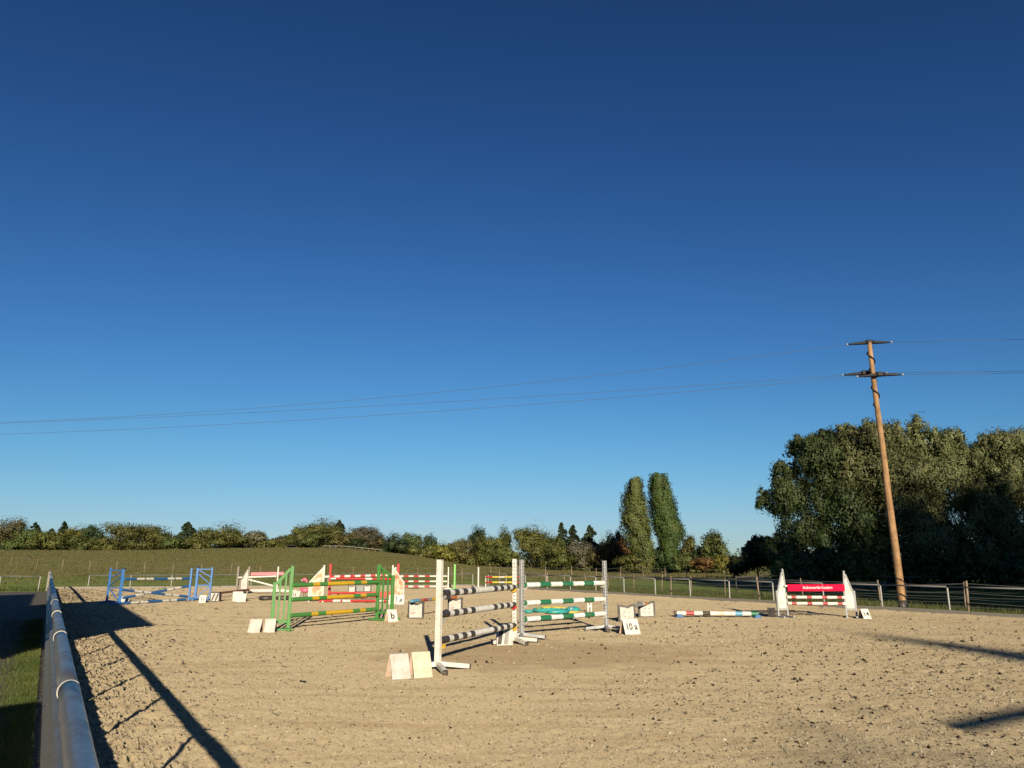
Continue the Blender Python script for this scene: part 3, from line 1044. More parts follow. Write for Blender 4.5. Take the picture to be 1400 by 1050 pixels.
S = 0.0515
def lob(px, py, rw, rh, dy=0.0, cx=1215, base=803):
    """lobe given by its place and size seen from the arena at 50 m"""
    return ((px - cx) * S, dy, (base - py) * S, rw * S, rw * S * 0.95, rh * S)
def bt(label, cx, y, ls, mat, n, seed, name='willow_tree', droop=1.5, leaf=0.078):
    x = (cx - 700) / 1001 * y
    k = y / 50.0
    lobes = []
    for l in ls:
        a = lob(*l[:4], l[4] if len(l) > 4 else 0.0, cx)
        lobes.append(tuple(v * k for v in a))
    return big_tree(label, x, y, lobes, mat, n, leaf, seed, name, droop)
bt('tall dark willow at the left end of the big trees with a loose side clump', 1130, 50,
   [(1128, 655, 40, 46, -1), (1160, 640, 42, 50, 0.5), (1098, 690, 34, 44, 0), (1150, 720, 55, 60, -0.8), (1105, 745, 40, 45, 0.3), (1175, 760, 45, 45, -1.2), (1088, 655, 20, 24, 0), (1057, 690, 15, 17, 0.4), (1074, 700, 20, 26, 0.2), (1120, 622, 26, 22, 0.3), (1152, 612, 26, 22, 0.5), (1070, 765, 26, 30, -.5)], 'willow_dark', 76000, 101)
bt('broad willow with pale sunlit crown behind the wooden pole', 1215, 49,
   [(1200, 632, 44, 46, -0.5), (1232, 628, 40, 42, 0.3), (1215, 690, 58, 60, -1), (1185, 665, 34, 44, -1.4), (1255, 672, 38, 48, -0.4), (1225, 755, 62, 55, -1.2), (1180, 606, 24, 20, 0.2), (1222, 602, 26, 20, 0.6), (1262, 650, 22, 26, -1)], 'willow', 80000, 111)
bt('tallest willow with a double pointed top right of the pole', 1300, 52,
   [(1280, 612, 27, 34, 0), (1325, 626, 32, 38, 0.4), (1300, 670, 50, 56, -.6), (1270, 720, 44, 52, -1), (1335, 715, 46, 56, -1.2), (1300, 765, 60, 48, -1.2), (1272, 640, 24, 34, 0.4), (1308, 640, 26, 30, -.4), (1356, 660, 32, 46, .4), (1350, 632, 24, 28, .2), (1352, 720, 34, 50, 0)], 'willow', 80000, 121)
bt('dark willow cut by the right edge of the picture', 1392, 51,
   [(1386, 628, 28, 32, 0), (1360, 640, 22, 28, .3), (1410, 636, 40, 44, 0.5), (1375, 680, 38, 50, -.6), (1420, 710, 50, 60, -1), (1370, 745, 44, 54, -1.4), (1410, 765, 60, 50, -1), (1440, 650, 40, 50, 0)], 'willow', 74000, 131)
bt('willow beyond the right edge of the picture', 1490, 52,
   [(1480, 640, 50, 50, 0), (1500, 700, 60, 60, -.6), (1480, 760, 60, 50, -1), (1530, 680, 50, 60, 0)], 'willow', 12000, 141, leaf=0.16)
bt('low dark bush tapering left of the big trees above the dark fence', 1035, 56,
   [(1050, 765, 24, 26, -.3), (1026, 775, 20, 20, 0), (1010, 782, 14, 14, 0.2), (1070, 770, 26, 28, 0.4), (1040, 752, 14, 13, .3)], 'willow_dark', 26000, 151, 'bush', 0.3)
for i, (px, py, s_, yy, lab) in enumerate([
        (1085, 778, 22, 46, 'rounded olive bush directly behind the crimson banner jump'),
        (1118, 776, 28, 45.5, 'small bush under the willows right of the banner'),
        (1165, 776, 34, 45.5, 'bush at the foot of the willows left of the wooden pole'),
        (1268, 778, 34, 46, 'bush at the foot of the willows right of the wooden pole'),
        (1330, 776, 28, 46, 'wide bush below the double topped willow'),
        (1385, 780, 24, 45.5, 'bush at the right picture edge under the dark willow')]):
    bt(lab, px, yy, [(px, py, s_, 26, 0), (px - s_ * .7, py + 8, s_ * .7, 20, -.3), (px + s_ * .7, py + 6, s_ * .7, 20, .2)], 'willow_dark' if i % 2 else 'midgreen', 7000, 160 + 7 * i, 'bush', 0.3, 0.1)

# --- the two poplars
PY = 118
k = PY / 1001.0
def prof(rows, cx, top, base):
    return [((base - py) / (base - top), (cx - l) * k, (r_ - cx) * k) for py, l, r_ in rows][::-1]
bx, by = P_at(880, PY)
poplar('poplar_tree', 'left of the two tall poplars, tapering to a narrow top', bx, by,
       prof([(653, 872, 878), (658, 866, 881), (668, 860, 884), (682, 855, 887), (700, 851, 889), (720, 851, 892), (735, 854, 894), (750, 862, 896), (765, 872, 896), (781, 876, 886)], 880, 653, 782), 129 * k * 1.0, 36000, 0.165, 201, 'poplar')
bx, by = P_at(915, PY + 3)
poplar('poplar_tree', 'right of the two tall poplars, thicker and blunt topped with side branch', bx, by,
       prof([(648, 902, 911), (652, 896, 916), (660, 891, 921), (676, 889, 927), (695, 891, 931), (712, 892, 932), (722, 897, 938), (735, 901, 935), (750, 904, 931), (765, 903, 930), (781, 905, 925)], 915, 648, 782), 134 * k * 1.02, 38000, 0.165, 211, 'poplar_dark')

# --- the far tree line: each tree one can tell apart is a tree of its own
def far(px, top, base, hw, kind, label, r=150, seed=0):
    x, y = P_at(px, r)
    s = r / 1001.0
    h = max((base - top) * s, 1.2); w = 2 * hw * s
    z = 1.7 + (767 - base) * s
    n = int(1500 + 480 * w * h / 4.0)
    n = min(n, 14000)
    if kind == 'conifer':
        t = conifer_tree('conifer_tree', label, x, y, w * 2.3 + 0.6, h * 1.06, int(n * 1.4), 0.26, seed)
    else:
        t = broad_tree('far_tree', label, x, y, w * 1.22, h * 1.10, kind, n, 0.18, seed, z0f=0.0, nl=7, clumps=22, tight=0.24, elong=1.5, sub=0)
    t.location.z = min(z, gz(x, y) + 0.3) if abs(z - gz(x, y)) > 1.5 else z
    return t
FAR = [
 (4, 714, 757, 26, 'brown', 'brown tree at the left picture edge in the far hedge', 156),
 (30, 727, 757, 22, 'midgreen', 'green round tree in the far hedge near the left edge', 150),
 (41, 717, 750, 9, 'conifer', 'leftmost small conifer standing above the far hedge', 160),
 (62, 729, 757, 20, 'olive', 'olive hedge tree just right of the leftmost conifer', 149),
 (80, 716, 752, 7, 'conifer', 'pointed thin conifer, second from the left edge', 162),
 (64, 725, 750, 7, 'conifer', 'small conifer tip peeping between two pointed conifers', 166),
 (99, 722, 756, 15, 'yellowgreen', 'yellowish tree beside the pointed thin conifer', 155),
 (126, 722, 756, 14, 'deep', 'dark green tree left of the wide dome shaped tree', 154),
 (112, 736, 758, 16, 'midgreen', 'low green hedge tree below the yellowish tree', 147),
 (143, 736, 758, 14, 'olive', 'low olive hedge tree left of the wide dome', 147),
 (175, 719, 757, 34, 'olive', 'wide dome shaped olive tree in the left hedge', 150),
 (214, 728, 756, 16, 'olive', 'smaller olive tree on the right flank of the wide dome', 151),
 (232, 737, 756, 14, 'midgreen', 'low shrub tree left of the broad conifer', 149),
 (251, 716, 754, 13, 'conifer', 'broad dark conifer behind the blue jump', 155),
 (270, 727, 754, 18, 'olive', 'olive tree between broad conifer and rounded bright tree', 152),
 (308, 718, 753, 26, 'olive', 'rounded bright olive tree right of the broad conifer', 150),
 (347, 729, 752, 14, 'twig', 'thin half bare tree at the end of the left hedge', 153),
 (371, 738, 751, 14, 'olive', 'low olive tree where the ridge begins', 155),
 (392, 734, 750, 14, 'brown', 'brownish low tree on the ridge left of the wooded knoll', 156),
 (411, 721, 751, 17, 'olive', 'olive tree on the left shoulder of the knoll', 152),
 (440, 713, 752, 24, 'olive', 'highest olive tree on the wooded knoll', 155),
 (461, 714, 748, 9, 'conifer', 'single conifer on top of the wooded knoll', 160),
 (425, 730, 752, 16, 'midgreen', 'green tree in front of the wooded knoll', 149),
 (474, 727, 754, 18, 'brown', 'brownish tree right of the knoll conifer', 153),
 (500, 723, 756, 19, 'twig', 'grey leafless looking tree right of the knoll', 157),
 (487, 736, 758, 13, 'deep', 'dark evergreen shrub in front of the grey bare tree', 146),
 (518, 734, 758, 14, 'brown', 'brown shrub between grey tree and dark round tree', 150),
 (536, 731, 762, 16, 'deep', 'dark round tree standing alone at the hedge front', 145),
 (563, 732, 763, 13, 'midgreen', 'green tree just right of the dark round tree', 151),
 (588, 734, 765, 9, 'deep', 'small round crowned dark tree above the hedge', 155),
 (604, 744, 768, 16, 'yellowgreen', 'low yellow green shrub above the white upright', 147),
 (577, 746, 766, 15, 'olive', 'low olive shrub left of the white upright', 146),
 (632, 739, 770, 16, 'brown', 'reddish brown tree behind the light green upright', 150),
 (653, 722, 771, 12, 'deep', 'tall dark tree left of centre above the hedge', 153),
 (688, 724, 770, 10, 'midgreen', 'green round topped tree near the picture centre', 154),
 (670, 735, 773, 18, 'olive', 'olive tree between the tall dark tree and centre', 148),
 (694, 748, 775, 16, 'olive', 'low olive shrub behind the pierced white upright', 143),
 (726, 723, 776, 24, 'olive', 'large round olive tree above the green and white poles', 146),
 (752, 732, 776, 16, 'midgreen', 'green tree right of the large round olive tree', 148),
 (769, 718, 774, 9, 'conifer', 'left one of three small conifers in the centre right', 150),
 (784, 722, 774, 9, 'conifer', 'middle one of three small conifers in the centre right', 152),
 (808, 722, 775, 13, 'conifer', 'right broad one of three small conifers in the centre right', 148),
 (770, 745, 778, 20, 'olive', 'olive hedge tree below the three conifers', 141),
 (795, 744, 778, 16, 'twig', 'grey twiggy tree in front of the broad conifer', 139),
 (833, 729, 776, 10, 'deep', 'round dark crown left of the poplars', 146),
 (850, 727, 776, 9, 'deep', 'dark crown touching the left poplar', 145),
 (848, 739, 779, 22, 'rust', 'rusty red autumn tree left of the poplars', 134),
 (820, 746, 779, 16, 'brown', 'brown tree left of the rusty red tree', 136),
 (860, 762, 781, 20, 'olive', 'low olive bush at the foot of the left poplar', 112),
 (900, 752, 781, 16, 'deep', 'dark bush between the feet of the poplars', 122),
 (942, 738, 781, 13, 'olive', 'olive tree right of the poplars', 128),
 (933, 760, 781, 14, 'midgreen', 'green bush at the foot of the right poplar', 114),
 (978, 729, 780, 15, 'midgreen', 'loose crowned green tree left of the big willows', 124),
 (962, 748, 780, 14, 'deep', 'dark tree in front of the loose crowned tree', 126),
 (962, 764, 781, 18, 'rust', 'low rusty hedge right of the poplars', 112),
 (991, 760, 781, 13, 'yellowgreen', 'yellow green bush beside the low dark bush', 110),
]
for i, (px, top, base, hw, kind, label, r_) in enumerate(FAR):
    far(px, top, base, hw, kind, label, r_, 300 + 11 * i)

def hedge_mass():
    """shrubs that close the foot of the far tree line and read as one mass"""
    rg = np.random.default_rng(55)
    P = []; Nn = []; OO = []
    for i in range(330):
        px = rg.uniform(-260, 1010)
        base = np.interp(px, [-300, 0, 350, 480, 560, 640, 760, 1010], [757, 757, 752, 753, 762, 770, 777, 781])
        r_ = np.interp(px, [0, 600, 850, 1010], [156, 152, 138, 122]) + rg.uniform(-2, 14)
        if 350 < px < 400 and rg.random() < .5:
            continue
        x = (px - 700) / 1001 * r_
        z = 1.7 + (767 - base) * r_ / 1001
        hh = rg.uniform(1.4, 3.7); ww = rg.uniform(1.4, 3.0)
        if px > 640: hh *= 1.25
        m = 390
        u = unit(rg.normal(0, 1, (m, 3))); u[:, 2] = np.abs(u[:, 2])
        p = u * (rg.random((m, 1)) ** 0.33) * np.array([ww, ww, hh])
        p += rg.normal(0, 0.12, p.shape)
        P.append(p + np.array([x, r_, z - 0.2])); Nn.append(unit(u + rg.normal(0, .6, u.shape))); OO.append(u)
    P = np.concatenate(P); Nn = np.concatenate(Nn)
    D = unit(rg.normal(0, 1, P.shape))
    L = 0.36 * rg.uniform(.6, 1.4, len(P)); W = 0.24 * rg.uniform(.6, 1.4, len(P))
    o = leaves_mesh('hedge_shrubs', P, Nn, L, W, D, M['olive'], None, 5, np.concatenate(OO))
    tag(o, 'low shrubs closing the foot of the far tree line', kind='stuff')
hedge_mass()

# small field shelter and pale tape fence on the ridge
def ridge_bits():
    x, y = P_at(396, 146)
    z = gz(x, y)
    s = empty('field_shelter', (x, y, z), 'small dark field shelter on the ridge left of the knoll', 'shelter')
    s.scale = (0.8, 0.8, 0.62)
    for dx in (-1.1, 0, 1.1):
        MB().box((dx, 0.8, 0.5), (0.12, 0.12, 1.2)).build('post', M['postwood'], s)
    MB().box((0, 0.2, 1.1), (2.6, 1.5, 0.10), rot=Quaternion((1, 0, 0), R(8))).build('roof', M['darkwood'], s)
    MB().box((0, 0.95, 0.5), (2.4, 0.06, 0.9)).build('back_wall', M['dark'], s)
    pts = [P_at(px, 138 - 0.03 * (px - 415)) for px in range(440, 522, 9)]
    f = empty('tape_fence', (pts[0][0], pts[0][1], gz(*pts[0])), 'pale tape fence running down from the wooded knoll', 'fence')
    b = Vector(f.location)
    tops = []
    for p in pts:
        v = Vector((p[0], p[1], gz(*p))) - b
        MB().bar(v, v + Vector((0, 0, 0.45)), 0.07).build('stake', M['postwood'], f)
        tops.append(v + Vector((0, 0, 0.42)))
    for a, c in zip(tops[:-1], tops[1:]):
        MB().bar(a, c, 0.02, 0.09).build('tape', M['greywood'], f)
ridge_bits()

# ------------------------------------------------------------------ utility pole and wires
def utility_pole():
    bx, by = 13.66, 25.98
    f = empty('utility_pole', (bx, by, -0.05), 'tall round wooden utility pole behind the right fence', 'pole')
    H = 9.86
    pts = [Vector((0.012 * math.sin(i * 1.3), 0.01 * math.cos(i), H * i / 10)) for i in range(11)]
    pts[0].z = -0.4
    MB().tube(pts, 0.12, 20, rs=[0.135 - 0.055 * i / 10 for i in range(11)]).build('shaft', M['polewood'], f)
    MB().tube([(0, 0, 0.0), (0, 0, 0.42)], 0.142, 20).build('base_sleeve', M['black'], f)
    # climbing cable: up the side and wound round near the top
    pts = [Vector((0.17, -0.02, -0.1)), Vector((0.165, -0.03, 0.6)), Vector((0.15, -0.08, 1.0)), Vector((-0.02, -0.15, 1.12)), Vector((-0.14, -0.02, 1.18))]
    MB().tube(pts, 0.02, 8).build('ground_cable', M['insul'], f)
    line = Vector((-73.5, 14.2, 0)).normalized()
    for z, cross, sh in ((9.86, 0.0, 0.0), (8.52, -0.22, -0.16), (8.72, 0.26, 0.22)):
        side = Vector((0, 0, 1)).cross(line)
        c = Vector((0, 0, z)) + side * -cross + line * sh
        arm = empty_child = MB()
        arm.box(c + Vector((0, 0, 0.02)), (0.24, 0.17, 0.17), bev=0.03)
        if cross:
            arm.bar((0, 0, z), c, 0.10, 0.12)
        br = arm.build('bracket', M['insul'], f)
        for sgn in (1, -1):
            a = c + line * 0.12 * sgn
            e = c + line * 0.74 * sgn + Vector((0, 0, -0.03))
            q = [a.lerp(e, k_ / 8) for k_ in range(9)]
            MB().tube(q, 0.07, 12, rs=[0.075, 0.07, 0.060, 0.064, 0.052, 0.056, 0.042, 0.04, 0.022]).build('insulator', M['insul'], f)
            MB().blob(e + line * 0.05 * sgn, (0.04, 0.04, 0.04), 8, 6).build('clamp', M['alu'], f)
        if cross <= 0:
            w = []
            for k_ in range(26):
                a_ = k_ / 25 * 2 * math.pi * 1.6
                rr = 0.115 - 0.002 * k_ / 25
                w.append(Vector((math.cos(a_) * rr, math.sin(a_) * rr, z - 0.15 - 1.05 * k_ / 25)))
            MB().tube(w, 0.027, 6).build('jumper_cable', M['insul'], f)
    # the wires themselves
    specs = [(9.86, 0.0, 1.9, 'highest wire from the pole top'), (8.52, -0.22, 1.2, 'lower wire on the near side of the pole'), (8.72, 0.26, 0.72, 'lower wire on the far side of the pole')]
    for z, cross, sag, lab in specs:
        side = Vector((0, 0, 1)).cross(line)
        p0 = Vector((bx, by, z - 0.08)) + side * -cross
        a = p0 + line * 0.78
        end = Vector((bx, by, 0)) + line * 78 + side * -cross * 2.0 + Vector((0, 0, z + 0.4))
        pts = []
        for k_ in range(41):
            s_ = k_ / 40
            p = a.lerp(end, s_)
            p.z -= 4 * sag * s_ * (1 - s_)
            pts.append(p)
        o = MB().tube(pts, 0.0065, 5).build('overhead_wire', M['wire'])
        tag(o, 'overhead ' + lab + ' sagging away to the left', 'wire')
        a = p0 - line * 0.78
        end = Vector((bx, by, 0)) - line * 60 + side * -cross + Vector((0, 0, z - 0.2))
        pts = []
        for k_ in range(25):
            s_ = k_ / 24
            p = a.lerp(end, s_)
            p.z -= 4 * 0.5 * s_ * (1 - s_)
            pts.append(p)
        o = MB().tube(pts, 0.007, 5).build('overhead_wire', M['wire'])
        tag(o, 'overhead ' + lab + ' running out to the right', 'wire')
utility_pole()

# ------------------------------------------------------------------ jumping equipment
def text_mesh(txt, size, mat, parent, loc, rot, width=None, shear=0.0, name='lettering', bold=0.0):
    cu = bpy.data.curves.new('txt', 'FONT')
    cu.body = txt
    cu.size = size
    cu.align_x = 'CENTER'
    cu.align_y = 'CENTER'
    cu.extrude = 0.0015
    cu.offset = bold
    cu.shear = shear
    tmp = bpy.data.objects.new('txt', cu)
    COL.objects.link(tmp)
    dg = bpy.context.evaluated_depsgraph_get()
    me = bpy.data.meshes.new_from_object(tmp.evaluated_get(dg))
    bpy.data.objects.remove(tmp)
    me.materials.clear()
    me.materials.append(mat)
    o = bpy.data.objects.new(name, me)
    COL.objects.link(o)
    o.parent = parent
    o.location = loc
    o.rotation_euler = rot
    if width:
        xs = [v.co.x for v in me.vertices]
        o.scale.x = width / max(max(xs) - min(xs), 1e-4)
    return o

def jump_pole(label, a, b, r, bands, group=None, name='jump_pole', n=18):
    """round show-jumping pole from a to b; bands = [(length share, material)]"""
    a = Vector(a); b = Vector(b)
    tot = sum(x[0] for x in bands)
    keys = []
    for _, k_ in bands:
        if k_ not in keys: keys.append(k_)
    m = MB()
    s = 0.0
    d = (b - a)
    u = d.normalized()
    off = a
    for i, (w, k_) in enumerate(bands):
        p0 = d * (s / tot); s += w; p1 = d * (s / tot)
        # last ring of a band and first of the next share a place but not faces
        m.tube([p0, p1], r, n, keys.index(k_), caps=False)
    # chamfered ends
    m.tube([d * 0 - u * 0.012, d * 0], r, n, keys.index(bands[0][1]), caps=True, rs=[r * 0.82, r])
    m.tube([d, d + u * 0.012], r, n, keys.index(bands[-1][1]), caps=True, rs=[r, r * 0.82])
    o = m.build(name, [M[k_] for k_ in keys], None, a)
    return tag(o, label, 'pole', group)

def plain_stand(label, loc, rz, mat, h=1.70, cups=(), cup_dir=1, w=0.09, capm='black', holes=True, foot=0.52):
    f = empty('jump_stand', loc, label, 'jump stand', None, rz)
    MB().box((0, 0, 0.075 + (h - 0.075) / 2), (w, w, h - 0.075), bev=0.008).build('post', mat, f)
    MB().box((0, 0, h + 0.006), (w * 1.02, w * 1.02, 0.012), bev=0.004).build('top_cap', M['greyp'] if mat is not M['white'] else M['white'], f)
    for k_ in range(4):
        a = R(45 + 90 * k_)
        d = Vector((math.cos(a), math.sin(a), 0))
        MB().bar(d * 0.02 + Vector((0, 0, 0.105 + 0.001 * k_)), d * foot + Vector((0, 0, 0.045 + 0.001 * k_)), 0.075, 0.07, bev=0.006).build('foot', mat, f)
        MB().bar(d * (foot - 0.002) + Vector((0, 0, 0.045)), d * (foot + 0.025) + Vector((0, 0, 0.042)), 0.082, 0.078, bev=0.008).build('foot_cap', M[capm], f)
    if holes:
        m = MB()
        z = 0.30
        while z < h - 0.05:
            m.tube([(0, -w / 2 - 0.0022, z), (0, -w / 2 + 0.012, z)], 0.0145, 8)
            m.tube([(cup_dir * (w / 2 - 0.012), 0, z), (cup_dir * (w / 2 + 0.0022), 0, z)], 0.0145, 8)
            z += 0.075
        m.build('pin_holes', M['ink'], f)
    for z, cm in cups:
        x0 = cup_dir * w / 2
        m = MB()
        # open cradle under the pole
        pts = []
        for k_ in range(7):
            a_ = math.pi + math.pi * k_ / 6
            pts.append((math.cos(a_) * 0.062, math.sin(a_) * 0.05))
        for k_ in range(6):
            p, q_ = pts[k_], pts[k_ + 1]
            m.bar((x0 + cup_dir * 0.055, p[0], z + p[1]), (x0 + cup_dir * 0.055, q_[0], z + q_[1]), 0.05, 0.006, up=(1, 0, 0))
        m.box((x0 + cup_dir * 0.006, 0, z - 0.01), (0.010, w * 0.7, 0.10))
        m.build('jump_cup', M[cm], f)
    return f

def a_frame(label, loc, rz, w=0.34, h=0.34, mat='white', text=None, size=0.2, shear=0.0, back='pinkboard', twidth=None, spread=0.17, name='number_board', cat='sign'):
    """folding A-board; its face looks along -Y before turning"""
    f = empty(name, loc, label, cat, None, rz)
    ang = math.atan2(spread, h)
    ln = math.hypot(spread, h)
    for sgn, mm in ((-1, mat), (1, back)):
        c = Vector((0, sgn * (spread / 2 + 0.006), h / 2))
        MB().box(c, (w, 0.014, ln), bev=0.003, rot=Quaternion((1, 0, 0), -sgn * -ang)).build('front_panel' if sgn < 0 else 'back_panel', M[mm], f)
    MB().box((0, 0, h + 0.004), (w * 0.6, 0.02, 0.012)).build('hinge', M['greyp'], f)
    if text:
        nrm = Vector((0, -math.cos(ang), math.sin(ang)))
        c = Vector((0, -(spread / 2 + 0.006), h / 2)) - Vector((0, math.sin(ang), math.cos(ang))) * (h * 0.03) + nrm * 0.0088
        text_mesh(text, size, M['ink'], f, c, (R(90) - ang, 0, 0), twidth, shear, bold=size * 0.022)
    return f

XA, XB = Vector((-1.19, 12.11, 0)), Vector((0.06, 15.94, 0))
XC, XD = Vector((0.22, 16.85, 0)), Vector((2.38, 18.88, 0))
def heading(a, b):
    d = b - a
    return math.atan2(d.y, d.x)
hAB = heading(XA, XB); hCD = heading(XC, XD)
plain_stand('tall white upright in front, left end of the black and white poles', XA, hAB - R(8), M['white'], 1.71, [(1.15, 'greyp'), (0.79, 'greyp'), (0.39, 'yellow')], 1, holes=False)
plain_stand('white upright with dark pin holes at the far end of the black and white poles', XB, hAB, M['white'], 1.73, [(1.12, 'yellow'), (0.77, 'red'), (0.34, 'yellow')], -1)
plain_stand('grey metal upright right behind the pierced white upright', XC, hCD, M['alu'], 1.72, [(1.12, 'collar'), (0.73, 'collar'), (0.37, 'collar')], 1, holes=True)
plain_stand('grey metal upright beside the 10 a board, right end of the green and white poles', XD, hCD, M['alu'], 1.70, [(1.11, 'collar'), (0.71, 'collar'), (0.36, 'collar')], -1)

BW = [(7.5, 'black'), (4.6, 'polewhite'), (5.2, 'black'), (4.6, 'polewhite'), (5.2, 'black'), (4.6, 'polewhite'), (5.2, 'black'), (25, 'polewhite'), (5.2, 'black'), (4.6, 'polewhite'), (5.2, 'black'), (4.6, 'polewhite'), (5.2, 'black'), (4.6, 'polewhite'), (5.5, 'black')]
uAB = (XB - XA).normalized()
for z0, z1, nm in ((1.18, 1.155, 'top'), (0.85, 0.80, 'middle'), (0.45, 0.375, 'bottom')):
    jump_pole('%s black and white banded pole of the front jump' % nm, XA + uAB * 0.06 + Vector((0, 0, z0)), XB - uAB * 0.06 + Vector((0, 0, z1)), 0.056, BW, 'black and white poles')
GW = [(2.5, 'dgreen'), (15, 'polewhite'), (13.0, 'dgreen'), (14, 'polewhite'), (13.5, 'dgreen'), (14, 'polewhite'), (13.0, 'dgreen'), (15, 'polewhite')]
uCD = (XD - XC).normalized()
for z0, z1, nm in ((1.165, 1.155, 'top'), (0.77, 0.76, 'middle'), (0.415, 0.41, 'bottom')):
    jump_pole('%s green and white pole between the two grey uprights' % nm, XC + uCD * 0.06 + Vector((0, 0, z0)), XD - uCD * 0.06 + Vector((0, 0, z1)), 0.057, GW, 'green and white poles')
# blank A-boards by the front jump, striped board under it
a_frame('white blank folding board, leftmost of the pair by the front upright', (-1.715, 11.43, 0), R(27), 0.29, 0.335, 'paper')
a_frame('cream blank folding board touching the foot of the front upright', (-1.40, 11.55, 0), R(25), 0.29, 0.35, 'cream')
def striped_board():
    f = a_frame('small white folding board with grey slanted stripes under the black and white poles', (-0.16, 15.78, 0), R(4), 0.34, 0.34, 'paper', back='white')
    for x, mm in ((-0.10, 'black'), (0.03, 'greyp')):
        MB().prism([(x - 0.05, -0.165), (x + 0.025, -0.165), (x + 0.085, 0.165), (x - 0.01, 0.165)], (0, -0.1005, 0.17), (1, 0, 0), Vector((0, 0.17, 0.34)), 0.006).build('stripe', M[mm], f)
striped_board()
a_frame('white folding board reading 10 a beside the grey upright', (2.84, 18.05, 0), R(17), 0.40, 0.345, 'white', '10 a', 0.22, twidth=0.27)

# framed cavaletti boards with poles lying in their notches
def cavaletti_board(label, loc, rz, w=0.48, h=0.48, motif=0, name='cavaletti_board'):
    f = empty(name, loc, label, 'cavaletti', None, rz)
    def wavy(w_, h_, dip, ins):
        pts = [(-w_ / 2, ins), (w_ / 2, ins), (w_ / 2, h_)]
        for k_ in range(1, 12):
            u = k_ / 12
            pts.append((w_ / 2 - w_ * u, h_ - dip * (0.5 - 0.5 * math.cos(2 * math.pi * u)) + 0.008 * math.sin(4 * math.pi * u)))
        pts.append((-w_ / 2, h_))
        return pts
    MB().prism(wavy(w, h, 0.05, 0.0), (0, 0.03, 0), (1, 0, 0), (0, 0, 1), 0.10).build('frame', M['black'], f)
    MB().prism(wavy(w * 0.78, h * 0.86, 0.04, h * 0.07), (0, -0.023, 0), (1, 0, 0), (0, 0, 1), 0.008).build('face_panel', M['paper'], f)
    MB().tube([(0, -0.0285, h * 0.74), (0, -0.024, h * 0.74)], 0.014, 10).build('bolt', M['greyp'], f)
    if motif == 1:
        for dx, dz in ((-0.07, 0.26), (0.07, 0.26), (-0.06, 0.14), (0.07, 0.13)):
            MB().prism([(dx - .03, dz - .012), (dx + .03, dz - .004), (dx + .025, dz + .014), (dx - .025, dz + .008)], (0, -0.0278, 0), (1, 0, 0), (0, 0, 1), 0.002).build('printed_mark', M['greywood'], f)
    else:
        MB().prism([(-.14, .12), (-.02, .17), (0.02, .20), (-.06, .19), (-.13, .15)], (0, -0.0278, 0), (1, 0, 0), (0, 0, 1), 0.002).build('printed_mark', M['pink'], f)
        MB().prism([(-.14, .27), (.13, .28), (.12, .29), (-.14, .28)], (0, -0.0278, 0), (1, 0, 0), (0, 0, 1), 0.002).build('printed_mark', M['alu'], f)
    return f
hc = heading(Vector((-2.93, 22.62, 0)), Vector((-1.95, 25.12, 0)))
cavaletti_board('black framed white notched board left of the tall white upright', (-2.93, 22.66, 0), R(-4), 0.49, 0.50, 0)
cavaletti_board('black framed white notched board seen behind the tall white upright', (-1.93, 25.16, 0), R(-4), 0.50, 0.50, 0)
jump_pole('multicoloured pole resting on notched boards, grey blue with orange end', (-3.02, 22.35, 0.53), (-1.90, 25.25, 0.50), 0.05,
          [(14, 'lblue'), (6, 'orange'), (8, 'dred'), (9, 'greyp'), (10, 'yellow'), (18, 'greyp'), (12, 'dark'), (15, 'orange')])
cavaletti_board('black framed white notched board directly behind the 10 a board', (3.33, 21.6, 0), R(3), 0.50, 0.48, 1)
cavaletti_board('black framed white notched board right of the 10 a board', (4.21, 23.25, 0), R(3), 0.52, 0.48, 1)
jump_pole('grey pole with orange end lying between two notched boards near 10 a', (3.55, 21.95, 0.40), (4.18, 23.12, 0.42), 0.05, [(55, 'greyp'), (12, 'collar'), (15, 'orange')])
MB_box = MB().box((0, 0, 0.14), (0.12, 0.3, 0.28), bev=0.02)
cavaletti_board('small far notched board left of the pair behind the yellow poles', (-8.99, 41.48, 0), R(2), 0.42, 0.38, 1)
cavaletti_board('small far notched board right of the pair behind the yellow poles', (-8.30, 42.4, 0), R(2), 0.42, 0.38, 1)
tag(MB().box((0, 0, 0.17), (0.48, 0.05, 0.30), bev=0.01).build('filler_panel', M['greyp'], None, (-8.66, 41.95, 0)), 'grey panel between two far notched boards', 'panel')

